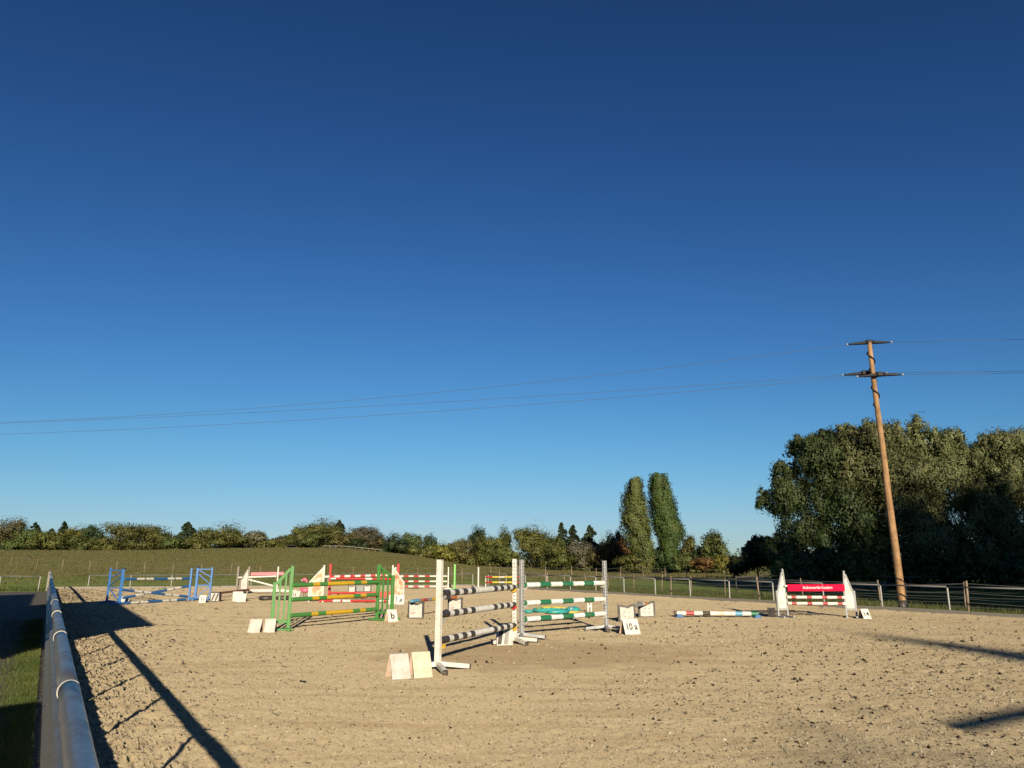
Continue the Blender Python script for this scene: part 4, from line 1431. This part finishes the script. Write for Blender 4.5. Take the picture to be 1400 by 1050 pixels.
# water filler shaped like a swimming creature, and white block
def filler():
    f = empty('jump_filler', (1.35, 24.9, 0.0), 'turquoise and yellow moulded filler lying below the green and white poles', 'jump filler')
    def lobe(pts, rs, zs, mats, nm):
        m = MB()
        pp = [Vector((p[0], p[1], zs)) for p in pts]
        m.tube(pp, 0.1, 12, rs=rs)
        o = m.build(nm, mats, f)
        return o
    sub = lambda px, r_: px
    body = [(-0.62, 0.35), (-0.4, 0.32), (-0.1, 0.28), (0.25, 0.22), (0.55, 0.12)]
    lobe(body, [0.06, 0.14, 0.17, 0.15, 0.09], 0.12, M['turq'], 'body')
    lobe([(-0.5, 0.33), (-0.2, 0.30), (0.2, 0.24), (0.5, 0.15)], [0.05, 0.135, 0.13, 0.06], 0.185, M['yplas'], 'back_plate')
    lobe([(-0.92, 0.1), (-0.78, 0.05), (-0.62, 0.03)], [0.05, 0.085, 0.05], 0.08, M['turq'], 'tail')
    lobe([(-0.20, -0.35), (0.0, -0.38), (0.25, -0.30), (0.5, -0.15)], [0.06, 0.10, 0.11, 0.08], 0.10, M['turq'], 'flipper')
    lobe([(0.45, -0.1), (0.6, -0.02), (0.75, 0.05), (0.88, 0.08)], [0.08, 0.14, 0.14, 0.06], 0.17, M['turq'], 'head')
    lobe([(0.40, -0.2), (0.6, -0.12), (0.85, -0.02)], [0.04, 0.075, 0.05], 0.065, M['yplas'], 'chin')
    for dx, dy, dz, mm in ((0.52, -0.15, 0.20, 'dblue'), (0.60, -0.13, 0.24, 'paper'), (0.63, -0.16, 0.17, 'dblue'), (0.69, -0.10, 0.27, 'dblue')):
        MB().blob((dx, dy, dz), (0.035, 0.02, 0.03), 8, 6).build('painted_spot', M[mm], f)
    for i_ in range(7):
        MB().blob((-0.45 + 0.15 * i_, 0.17 - 0.015 * i_, 0.245 - 0.03 * abs(i_ - 3) / 3), (0.05, 0.03, 0.02), 8, 6).build('painted_spot', M['orange' if i_ % 2 else 'lyellow'], f)
    f.scale = (1.05, 1.0, 0.72)
filler()
f = empty('pole_block', (2.66, 25.5, 0), 'little white plastic pole block near the turquoise filler', 'block')
for dx in (-0.055, 0.055):
    MB().box((dx, 0, 0.15), (0.05, 0.10, 0.30), bev=0.008).build('side', M['white'], f)
MB().box((0, 0, 0.20), (0.062, 0.09, 0.06)).build('crossbar', M['white'], f)

# green wings with yellow/green poles
def slat_wing(label, tall, low, mat, h_tall, h_low, inner=2, bar_z=0.22, wp=0.085, zcap=None):
    """wing with two posts, slanted top bar, upright slats and two runners"""
    tall = Vector(tall); low = Vector(low)
    f = empty('jump_wing', tall, label, 'jump wing')
    d = low - tall
    u = d.normalized(); L = d.length
    up = Vector((0, 0, 1))
    MB().bar((0, 0, 0.06), up * h_tall, wp, wp, bev=0.006, up=u).build('post', mat, f)
    MB().bar(d + up * 0.06, d + up * h_low, wp, wp, bev=0.006, up=u).build('post', mat, f)
    MB().bar(u * (wp / 2) + up * (h_tall - 0.07), d - u * (wp / 2) + up * (h_low - 0.045), 0.05, 0.075, bev=0.004).build('top_bar', mat, f)
    MB().bar(u * (wp / 2 + .001) + up * bar_z, d - u * (wp / 2 + .001) + up * bar_z, 0.05, 0.075, bev=0.004).build('bottom_bar', mat, f)
    for k_ in range(inner):
        s = (k_ + 1) / (inner + 1)
        zt = (h_tall - 0.09) * (1 - s) + (h_low - 0.085) * s
        MB().bar(d * s + up * (bar_z + 0.036), d * s + up * zt, 0.035, 0.045, up=u).build('slat', mat, f)
    n_ = Vector((-u.y, u.x, 0))
    for p in (Vector((0, 0, 0)), d):
        MB().bar(p - n_ * 0.34 + up * 0.035, p + n_ * 0.34 + up * 0.035, 0.07, 0.06, bev=0.006).build('foot', mat, f)
    MB().bar(-u * 0.12 + up * 0.030, d + u * 0.12 + up * 0.030, 0.06, 0.045, bev=0.004).build('runner', mat, f)
    return f
GLt, GLl = Vector((-5.64, 18.85, 0)), Vector((-6.02, 18.72, 0))
GRt, GRl = Vector((-3.97, 21.9, 0)), Vector((-3.62, 22.4, 0))
slat_wing('left bright green slatted wing of the yellow and green jump', GLt, GLl, M['green'], 1.58, 1.18)
slat_wing('right bright green slatted wing beside the b board', GRt, GRl, M['green'], 1.60, 1.28)
YG = [(22, 'green'), (7.5, 'yellow'), (9.5, 'green'), (34, 'yellow'), (9.5, 'green'), (7.5, 'yellow'), (17, 'green')]
uG = (GRt - GLt).normalized()
for z0, z1, nm in ((1.10, 1.10, 'top'), (0.75, 0.74, 'middle'), (0.36, 0.33, 'bottom')):
    jump_pole('%s yellow and green pole between the green wings' % nm, GLt + uG * 0.05 + Vector((0.02, -0.07, z0)), GRt - uG * 0.05 + Vector((0.02, -0.07, z1)), 0.055, YG, 'yellow and green poles')
a_frame('white blank folding board left of the left green wing', (-6.30, 18.42, 0), R(0), 0.30, 0.31, 'paper')
a_frame('white blank folding board half behind the left green wing', (-5.97, 18.48, 0), R(10), 0.26, 0.31, 'paper')
a_frame('white folding board with a black letter b by the right green wing', (-3.50, 21.62, 0), R(30), 0.29, 0.33, 'white', 'b', 0.26, name='letter_board')

# wings with orange print, red stands behind: jump 5 a
def panel_wing(label, tall, low, h_tall, h_low, pan_z, frame, panel, pr=None, wp=0.06):
    tall = Vector(tall); low = Vector(low)
    f = empty('jump_wing', tall, label, 'jump wing')
    d = low - tall; u = d.normalized(); L = d.length; up = Vector((0, 0, 1))
    MB().bar((0, 0, 0), up * h_tall, wp, wp, bev=0.005, up=u).build('post', frame, f)
    MB().bar(d, d + up * (h_low + .04), wp, wp, bev=0.005, up=u).build('post', frame, f)
    MB().prism([(wp / 2, pan_z), (L - wp / 2, pan_z), (L - wp / 2, h_low), (wp / 2, h_tall - 0.14)], (0, 0, 0), u, up, 0.022).build('panel', panel, f)
    MB().bar(u * (wp / 2) + up * (h_tall - 0.10), d + up * (h_low + 0.03), 0.035, 0.045).build('edge_strip', frame, f)
    MB().bar(u * (wp / 2) + up * pan_z, d - u * (wp / 2) + up * pan_z, 0.036, 0.05).build('bottom_bar', frame, f)
    n_ = Vector((-u.y, u.x, 0))
    for p in (Vector((0, 0, 0)), d):
        MB().bar(p - n_ * 0.3 + up * 0.03, p + n_ * 0.3 + up * 0.03, 0.05, 0.055).build('foot', frame, f)
    return f
def print_material():
    t = NT('orange_flower_print')
    co = t.coords('Object')
    n_ = t.noise(co, 5.5, 3, 0.6); n2 = t.noise(co, 14, 2, 0.5)
    col = t.ramp(n_, [(0.40, (0.64, 0.58, 0.47)), (0.52, (0.62, 0.36, 0.22)), (0.64, (0.58, 0.19, 0.10))])
    col = t.mix(t.ramp(n2, [(0.55, 0.0), (0.62, 0.55)]), col, (0.42, 0.40, 0.12))
    t.base(col)
    t.p.inputs['Roughness'].default_value = 0.5
    return t.m
M['print'] = print_material()
WLt, WLl = Vector((-8.12, 31.73, 0)), Vector((-8.66, 31.55, 0))
WRt, WRl = Vector((-5.15, 31.73, 0)), Vector((-4.62, 31.50, 0))
panel_wing('white triangular wing with orange print on the left of jump 5 a', WLt, WLl, 1.53, 0.80, 0.25, M['white'], M['print'])
panel_wing('white triangular wing with orange print behind the 5 a boards', WRt, WRl, 1.53, 0.78, 0.25, M['white'], M['print'])
def slim_stand(label, loc, mat, h, w=0.08, rz=0.0, name='jump_stand'):
    f = empty(name, loc, label, 'jump stand', None, rz)
    MB().box((0, 0, h / 2), (w, w, h), bev=0.006).build('post', mat, f)
    MB().box((0, 0, 0.035), (w * 0.8, 0.72, 0.06), bev=0.005).build('foot', mat, f)
    MB().box((0, 0, 0.032), (0.46, w * 0.8, 0.055), bev=0.005).build('foot', mat, f)
    return f
slim_stand('red upright behind the left orange printed wing', (-8.30, 33.6, 0), M['red'], 1.58, 0.10)
slim_stand('red upright behind the right orange printed wing', (-5.20, 33.6, 0), M['red'], 1.58, 0.10)
RW = [(8, 'white')] + [(7, 'red'), (8, 'white')] * 6
jump_pole('top red and white banded pole of jump 5 a', WLt + Vector((0.04, -.06, 1.04)), WRt + Vector((-.04, -.06, 1.11)), 0.05, RW)
jump_pole('red pole on the rear red uprights of jump 5 a', (-8.25, 33.52, 0.93), (-5.25, 33.52, 0.90), 0.048, [(8, 'white'), (45, 'red'), (10, 'white'), (37, 'red')])
jump_pole('long red pole low behind jump 5 a', (-8.28, 33.5, 0.30), (-5.22, 33.5, 0.30), 0.05, [(1, 'red')])
tag(MB().bar((0, 0, 0), (1.72, 0.1, 0.02), 0.05, 0.24, bev=0.01).build('jump_plank', M['red'], None, (-6.85, 32.4, 0.26)), 'broad red plank leaning low under jump 5 a', 'plank')
jump_pole('red and white ground pole in front of jump 5 a', (-8.2, 31.55, 0.055), (-5.0, 31.45, 0.055), 0.05, [(22, 'red'), (12, 'white'), (3, 'red'), (13, 'white'), (40, 'red'), (13, 'white'), (4, 'red'), (12, 'white')])
a_frame('white folding board with a slanted 5 behind the right green wing', (-4.86, 30.2, 0), R(4), 0.28, 0.36, 'white', '5', 0.25, 0.3, name='number_board')
a_frame('white folding board with a slanted letter a beside the 5', (-4.53, 30.15, 0), R(4), 0.30, 0.36, 'white', 'a', 0.27, 0.3, name='letter_board')

# blue lattice wings: jump 11
def lattice_wing(label, inner, outer, h, second=None, mat=None):
    inner = Vector(inner); outer = Vector(outer)
    mat = mat or M['blue']
    f = empty('jump_wing', inner, label, 'jump wing')
    d = outer - inner; u = d.normalized(); up = Vector((0, 0, 1)); L = d.length
    MB().bar((0, 0, 0), up * h, 0.10, 0.10, bev=0.006, up=u).build('post', mat, f)
    MB().bar(d, d + up * (h + 0.03), 0.075, 0.075, bev=0.005, up=u).build('post', mat, f)
    MB().box(up * (h + 0.025) , (0.11, 0.11, 0.05), bev=0.01).build('top_cap', M['black'], f)
    if second is not None:
        s = Vector(second) - inner
        MB().bar(s, s + up * h, 0.085, 0.085, bev=0.006, up=u).build('post', mat, f)
        MB().box(s + up * (h + 0.025), (0.1, 0.1, 0.05), bev=0.01).build('top_cap', M['black'], f)
        MB().bar(s + up * 0.08, up * 0.08 + u * 0.05, 0.06, 0.09).build('link_bar', mat, f)
    for z in (0.10, h * 0.46, h - 0.06):
        MB().bar(u * 0.051 + up * z, d - u * 0.038 + up * z, 0.04, 0.045).build('rung', mat, f)
    for a, b in ((h * 0.50, h * 0.80), (h * 0.72, h - 0.1)):
        MB().bar(d * 0.93 + up * a, u * 0.055 + up * b, 0.03, 0.038).build('brace', mat, f)
    MB().bar(d * 0.92 + up * h * 0.42, d * 0.1 + up * 0.15, 0.03, 0.038).build('brace', mat, f)
    n_ = Vector((-u.y, u.x, 0))
    for p in (Vector((0, 0, 0)), d):
        MB().bar(p - n_ * 0.36 + up * 0.035, p + n_ * 0.36 + up * 0.035, 0.07, 0.065, bev=0.005).build('foot', mat, f)
    return f
BLi, BLo = Vector((-15.75, 29.75, 0)), Vector((-17.05, 31.2, 0))
BRi, BRo = Vector((-14.35, 32.9, 0)), Vector((-13.55, 33.2, 0))
lattice_wing('left blue lattice wing of jump 11 at the shadow edge', BLi, BLo, 1.39)
lattice_wing('right blue lattice wing standing behind the 11 board', Vector((-14.16, 33.1, 0)), BRo, 1.40, second=BRi)
BWs = [(18, 'dblue'), (12, 'white'), (3, 'greyp'), (12, 'white'), (24, 'dblue'), (11, 'white'), (3, 'greyp'), (11, 'white'), (16, 'dblue')]
for z0, z1, nm, dy in ((0.99, 0.94, 'straight top blue and white pole of jump 11', 0.0), (0.58, 0.17, 'blue and white cross pole of jump 11 falling to the right', -0.08), (0.26, 0.62, 'blue and white cross pole of jump 11 rising to the right', 0.06), (0.055, 0.055, 'blue and white ground pole under jump 11', -0.25)):
    jump_pole(nm, BLi + Vector((0.10, dy, z0)), BRi + Vector((-0.05, dy, z1)), 0.052, BWs)
a_frame('small white folding board reading 11 by the right blue wing', (-13.05, 31.3, 0), R(14), 0.27, 0.29, 'white', '11', 0.2)
a_frame('white back of a folding board inside the left blue wing', (-16.0, 30.6, 0), R(20), 0.40, 0.28, 'paper')

# black/white end boxes with maroon pole, pair of white boards
def end_box(label, loc, rz):
    f = empty('pole_box', loc, label, 'pole box', None, rz)
    MB().box((0, 0, 0.20), (0.40, 0.36, 0.40), bev=0.02).build('body', M['black'], f)
    MB().box((0, -0.184, 0.20), (0.33, 0.008, 0.33)).build('face_panel', M['paper'], f)
    for x in (-0.10, 0.05):
        MB().prism([(x - .05, -.15), (x + .02, -.15), (x + .12, .15), (x + .05, .15)], (0, -0.190, 0.20), (1, 0, 0), (0, 0, 1), .004).build('stripe', M['black'], f)
    return f
end_box('black box with white striped face beside the 11 board', (-12.78, 31.95, 0), R(10))
end_box('black box with white face behind the pair of white boards', (-12.10, 32.9, 0), R(8))
jump_pole('dark maroon pole lying between two black and white boxes', (-12.62, 32.05, 0.36), (-11.9, 33.4, 0.44), 0.045, [(1, 'maroon')])
a_frame('white folding board, rear one of a pair left of the grey jump', (-11.98, 32.35, 0), R(25), 0.42, 0.40, 'white', back='white', spread=0.3)
a_frame('white folding board with black mark, front one of a pair left of the grey jump', (-11.62, 31.75, 0), R(18), 0.42, 0.34, 'white', back='white', spread=0.26)

# the pale jump with grey posts and pink plank
slim_stand('weathered grey upright at the left end of the pale pink jump', (-14.75, 39.6, 0), M['greywood'], 1.42, 0.11)
panel_wing('grey post wing with white triangular panel and black mark', (-14.18, 39.6, 0), (-14.55, 39.45, 0), 1.42, 0.66, 0.22, M['greywood'], M['paper'], wp=0.09)
slim_stand('white slim upright behind the left green wing', (-12.70, 39.9, 0), M['white'], 1.40, 0.07)
jump_pole('white top pole of the pale pink jump', (-14.68, 39.52, 0.84), (-12.75, 39.8, 0.90), 0.045, [(1, 'white')])
tag(MB().bar((0, 0, 0), (1.72, 0.2, 0.02), 0.035, 0.17, bev=0.006).build('jump_plank', M['pink'], None, (-14.12, 39.75, 1.02)), 'faded pink plank on top of the pale jump', 'plank')
jump_pole('white pole slanting down to the right in the pale jump', (-14.1, 39.4, 0.74), (-12.7, 39.6, 0.38), 0.045, [(1, 'white')])
jump_pole('white ground pole, near one under the pale jump', (-12.2, 34.7, 0.34), (-10.2, 35.0, 0.32), 0.055, [(1, 'white')])
jump_pole('white ground pole, far one under the pale jump', (-13.9, 39.3, 0.20), (-12.1, 39.5, 0.20), 0.045, [(1, 'white')])
def tyres():
    for i, (x, y, s) in enumerate(((-10.95, 33.0, 1.0), (-10.25, 33.1, 0.9))):
        lab = ('old black tyre lying left behind the green wing', 'old black tyre lying right behind the green wing')[i]
        m = MB()
        nseg, ns = 22, 10
        vs = []; fs = []
        for k_ in range(nseg):
            a = 2 * math.pi * k_ / nseg
            for j in range(ns):
                b_ = 2 * math.pi * j / ns
                rr = 0.24 * s + 0.085 * s * math.cos(b_)
                vs.append((math.cos(a) * rr, math.sin(a) * rr, 0.10 + 0.095 * math.sin(b_) * (1 + 0.03 * (k_ % 2))))
        for k_ in range(nseg):
            for j in range(ns):
                fs.append((k_ * ns + j, ((k_ + 1) % nseg) * ns + j, ((k_ + 1) % nseg) * ns + (j + 1) % ns, k_ * ns + (j + 1) % ns))
        m.add(vs, fs, 0, True)
        tag(m.build('tyre', M['black'], None, (x, y, 0)), lab, 'tyre')
tyres()
def flamingo():
    f = empty('flamingo_figure', (-9.78, 34.8, 0), 'pink plastic flamingo figure left of the orange printed wing', 'figure')
    MB().blob((0.02, 0, 0.36), (0.20, 0.11, 0.12), 14, 9).build('body', M['fpink'], f)
    neck = [(-.12, 0, .40), (-.16, 0, .50), (-.10, 0, .60), (0.06, 0, .66), (0.10, 0, .76), (0.02, 0, .84)]
    MB().tube(neck, .04, 10, rs=[.06, .05, .045, .045, .05, .06]).build('neck', M['fpink'], f)
    MB().blob((-.02, 0, .85), (.13, .08, .085), 12, 8).build('head', M['fpink'], f)
    MB().tube([(-.11, 0, .83), (-.17, 0, .80)], .03, 8, rs=[.045, .03]).build('beak', M['white'], f)
    MB().tube([(-.165, 0, .803), (-.19, 0, .76)], .03, 8, rs=[.03, .008]).build('beak_tip', M['black'], f)
    for x in (-.03, .06):
        MB().tube([(x, 0, 0), (x, 0, .30)], .012, 6).build('leg', M['dark'], f)
flamingo()
a_frame('tiny white board with dark sign in front of the flamingo', (-10.05, 34.3, 0), R(0), 0.50, 0.36, 'paper', '15', 0.18)

# far jumps at the end of the arena
slim_stand('white upright at the left of the far red and white jump', (-7.28, 46.0, 0), M['white'], 1.33, 0.07)
slim_stand('white upright at the right of the far red and white jump', (-3.98, 46.0, 0), M['white'], 1.33, 0.07)
RW3 = [(14, 'white'), (10, 'red'), (10, 'white'), (10, 'red'), (12, 'white'), (10, 'red'), (14, 'white'), (10, 'red'), (10, 'white')]
for z, nm in ((0.78, 'top'), (0.47, 'middle'), (0.16, 'bottom')):
    jump_pole('%s red and white pole of the far jump behind the white upright' % nm, (-7.2, 45.9, z), (-4.05, 45.9, z), 0.05, RW3, 'far red and white poles')
slim_stand('light green upright far behind the tall white upright', (-3.55, 45.6, 0), M['lgreen'], 1.50, 0.11)
slim_stand('white upright left of the far yellow and red poles', (-2.10, 46.0, 0), M['collar'], 1.33, 0.09)
slim_stand('white upright right of the far yellow and red poles', (0.62, 44.6, 0), M['white'], 1.30, 0.07)
slim_stand('short white upright holding the far yellow and red poles', (-1.62, 45.5, 0), M['collar'], 0.80, 0.06)
YR = [(12, 'red'), (12, 'lyellow'), (10, 'white'), (14, 'lyellow'), (12, 'red')]
for z, nm in ((0.74, 'upper'), (0.43, 'lower')):
    jump_pole('%s far yellow and red pole near the picture centre' % nm, (-1.6, 45.4, z), (0.45, 44.4, z + .02), 0.05, YR, 'far yellow and red poles')

# crimson banner jump 14 on the right
def banner_wing(label, inner, outer, h_in, h_out, frame, panel, leanx=0.0):
    inner = Vector(inner); outer = Vector(outer)
    f = empty('jump_wing', inner, label, 'jump wing')
    d = outer - inner; u = d.normalized(); L = d.length; up = Vector((0, 0, 1))
    top = up * h_in + u * (L * 0.18)
    wp = 0.055
    MB().bar((0, 0, 0), up * 0.80, wp, wp, bev=0.004, up=u).build('post', frame, f)
    MB().bar(up * 0.80, top, wp, wp * 0.98, bev=0.004, up=u).build('post', frame, f)
    MB().bar(d, d + up * h_out, wp, wp, bev=0.004, up=u).build('post', frame, f)
    MB().bar(d + up * (h_out - 0.16), top - up * 0.10 + u * 0.02, wp * 0.8, wp, bev=0.004, up=u).build('edge_bar', frame, f)
    MB().bar(u * wp / 2 + up * 0.25, d - u * wp / 2 + up * 0.25, 0.05, 0.06).build('bottom_bar', frame, f)
    MB().prism([(0.0 + wp / 2, 0.28), (L - wp / 2, 0.28), (L - wp / 2, h_out - 0.15), (L * 0.18 + 0.05, h_in - 0.12), (L * 0.12, h_in - 0.3), (wp / 2, 0.80)], -Vector((-u.y, u.x, 0)) * 0.0 , u, up, 0.03).build('panel', panel, f)
    n_ = Vector((-u.y, u.x, 0))
    for p in (Vector((0, 0, 0)), d):
        MB().bar(p - n_ * 0.3 + up * 0.03, p + n_ * 0.3 + up * 0.03, 0.05, 0.055).build('foot', frame, f)
    return f
J0, J1 = Vector((8.58, 23.19, 0)), Vector((10.42, 23.19, 0))
banner_wing('left white panel wing of the crimson banner jump', J0, (8.26, 23.10, 0), 1.46, 0.80, M['alu'], M['white'])
banner_wing('right white panel wing of the crimson banner jump beside board 14', J1, (10.68, 23.08, 0), 1.40, 0.80, M['alu'], M['white'])
def banner():
    f = empty('banner_plank', (9.49, 23.05, 0.79), 'crimson banner plank with white lettering on the right jump', 'banner')
    MB().box((0, 0, 0.10), (1.78, 0.03, 0.205), bev=0.004).build('plank', M['banner'], f)
    text_mesh('Stubenwerkle Kandern', 0.12, M['inkwhite'], f, (0.04, -0.018, 0.105), (R(90), 0, 0), 0.92, 0.12, bold=0.001)
    for x in (-0.925, 0.925):
        MB().box((x, 0.02, 0.155), (0.085, 0.03, 0.05), bev=0.005).build('hook', M['white'], f)
banner()
RW2 = [(6, 'white'), (8.5, 'dred'), (18, 'white'), (8.5, 'dred'), (18, 'white'), (8.5, 'dred'), (17, 'white'), (8.5, 'dred'), (6, 'white')]
jump_pole('upper red and white pole under the crimson banner', J0 + Vector((.02, -.06, 0.605)), J1 + Vector((-.02, -.06, 0.595)), 0.047, RW2, 'poles under the banner')
jump_pole('lower red and white pole under the crimson banner', J0 + Vector((.02, -.06, 0.42)), J1 + Vector((-.02, -.06, 0.41)), 0.047, RW2, 'poles under the banner')
a_frame('small white folding board reading 14 right of the banner jump', (10.74, 22.7, 0), R(2), 0.24, 0.28, 'white', '14', 0.19)
a_frame('dark folding board with a white edge left of the banner jump', (8.12, 23.3, 0), R(-20), 0.22, 0.28, 'black', back='black')

# ground pole in the right middle distance
jump_pole('striped ground pole with red, black and blue bands lying right of centre', (5.10, 23.35, 0.115), (7.62, 23.05, 0.115), 0.068,
          [(2.5, 'black'), (11, 'white'), (9.5, 'dred'), (10, 'white'), (9, 'dark'), (10, 'white'), (6, 'cream'), (13, 'white'), (8.5, 'lblue'), (10, 'white'), (8.5, 'dgreen')])
for x, y, lab in ((5.22, 23.25, 'small blue rest under the left end of the striped ground pole'), (7.55, 22.98, 'small blue rest under the right end of the striped ground pole')):
    f = empty('pole_rest', (x, y, 0), lab, 'stand')
    MB().box((0, 0, 0.02), (0.22, 0.26, 0.045), bev=0.008).build('base', M['dblue'], f)
    for s in (-0.09, 0.09):
        MB().box((0, s, 0.065), (0.16, 0.04, 0.06), bev=0.006).build('cheek', M['dblue'], f)

# ------------------------------------------------------------------ casters out of view: some inferred from their shadows, some added to cast shade
def shed(name, label, q0, q1, t0, t1, h_hi, h_lo):
    """lean-to stable, high side towards the arena (q1)"""
    f = empty(name, qt((q0 + q1) / 2, (t0 + t1) / 2), label, 'building', None, TH * -1)
    W = q1 - q0; Ln = t1 - t0
    m = MB()
    m.box((W / 2 - 0.45, 0, (h_hi - 0.15) / 2), (0.2, Ln - 0.6, h_hi - 0.15))
    m.box((-W / 2 + 0.45, 0, (h_lo - 0.15) / 2), (0.2, Ln - 0.6, h_lo - 0.15))
    m.build('wall', M['wallp'], f)
    for s in (-1, 1):
        MB().prism([(-W / 2 + .56, 0), (W / 2 - .56, 0), (W / 2 - .56, h_hi - .2), (-W / 2 + .56, h_lo - .05)], (0, s * (Ln / 2 - 0.4), 0), (1, 0, 0), (0, 0, 1), 0.2).build('gable_wall', M['wallp'], f)
    MB().bar((-W / 2, 0, h_lo), (W / 2, 0, h_hi - 0.03), Ln, 0.07, up=(0, 0, 1)).build('roof', M['roof'], f)
    k_ = max(1, int(Ln // 4))
    for i in range(k_):
        y = -Ln / 2 + Ln * (i + 0.5) / k_
        d = MB().box((W / 2 - 0.335, y, 1.1), (0.04, 1.2, 2.2)).build('door', M['postwood'], f)
        MB().box((W / 2 - 0.30, y + 0.45, 1.05), (0.04, 0.05, 0.2)).build('handle', M['black'], d)
    return f
shed('stable_building', 'long lean-to stable left of the path, outside the picture', -8.6, -2.65, 10.3, 25.3, 4.0, 2.0)
shed('stable_building', 'farther low stable left of the path, outside the picture', -9.4, -4.4, 25.8, 37.9, 3.0, 2.0)
shed('shadow_shed', 'unseen stand-in shed beside the path, casting the lower left shadow', -7.2, -2.85, -3.5, 4.4, 2.25, 1.7)  # invented shed, shaped to throw the dark lower left corner
def mast():  # stand-in for an unseen beam whose shadow bar crosses the sand
    f = empty('shadow_mast', (9.2, -3.3, -0.05), 'unseen stand-in mast on the right, its arm casting the bar shadow', 'shadow caster')
    MB().tube([(0, 0, 0), (0, 0, 4.15)], 0.08, 12, rs=[0.09, 0.06]).build('mast_pole', M['galv'], f)
    MB().bar((0, 0, 4.0), (-2.6, -1.5, 4.0), 0.09, 0.11).build('arm', M['galv'], f)
    for s in (0.08, 0.2):
        MB().box((-2.6 * s, -1.5 * s, 3.86), (0.34, 0.26, 0.12), bev=0.02).build('dummy_lamp', M['black'], f)
mast()
conifer_tree('spruce_tree', 'tall spruce far behind the photographer', 23.4, -80.4, 9.0, 30.0, 6000, 0.4, 901)
broad_tree('shade_tree', 'round tree behind the photographer on the right', 13.2, -58.8, 8.0, 19.5, 'midgreen', 9000, 0.34, 911, z0f=0.25)

for i_, (x_, y_, h_) in enumerate(((26.5, -2.0, 19.4), (31.5, 3.0, 19.7), (37.5, 7.0, 20.3), (44.0, 1.0, 19.8))):  # trees added out of view to darken the lower halves of the willows
    broad_tree('shade_tree', ('first', 'second', 'third', 'fourth')[i_] + ' of four tall unseen trees added right of the arena to shade the willows', x_, y_, 9.0, h_, 'midgreen', 7500, 0.34, 921 + 9 * i_, z0f=0.15, nl=9)
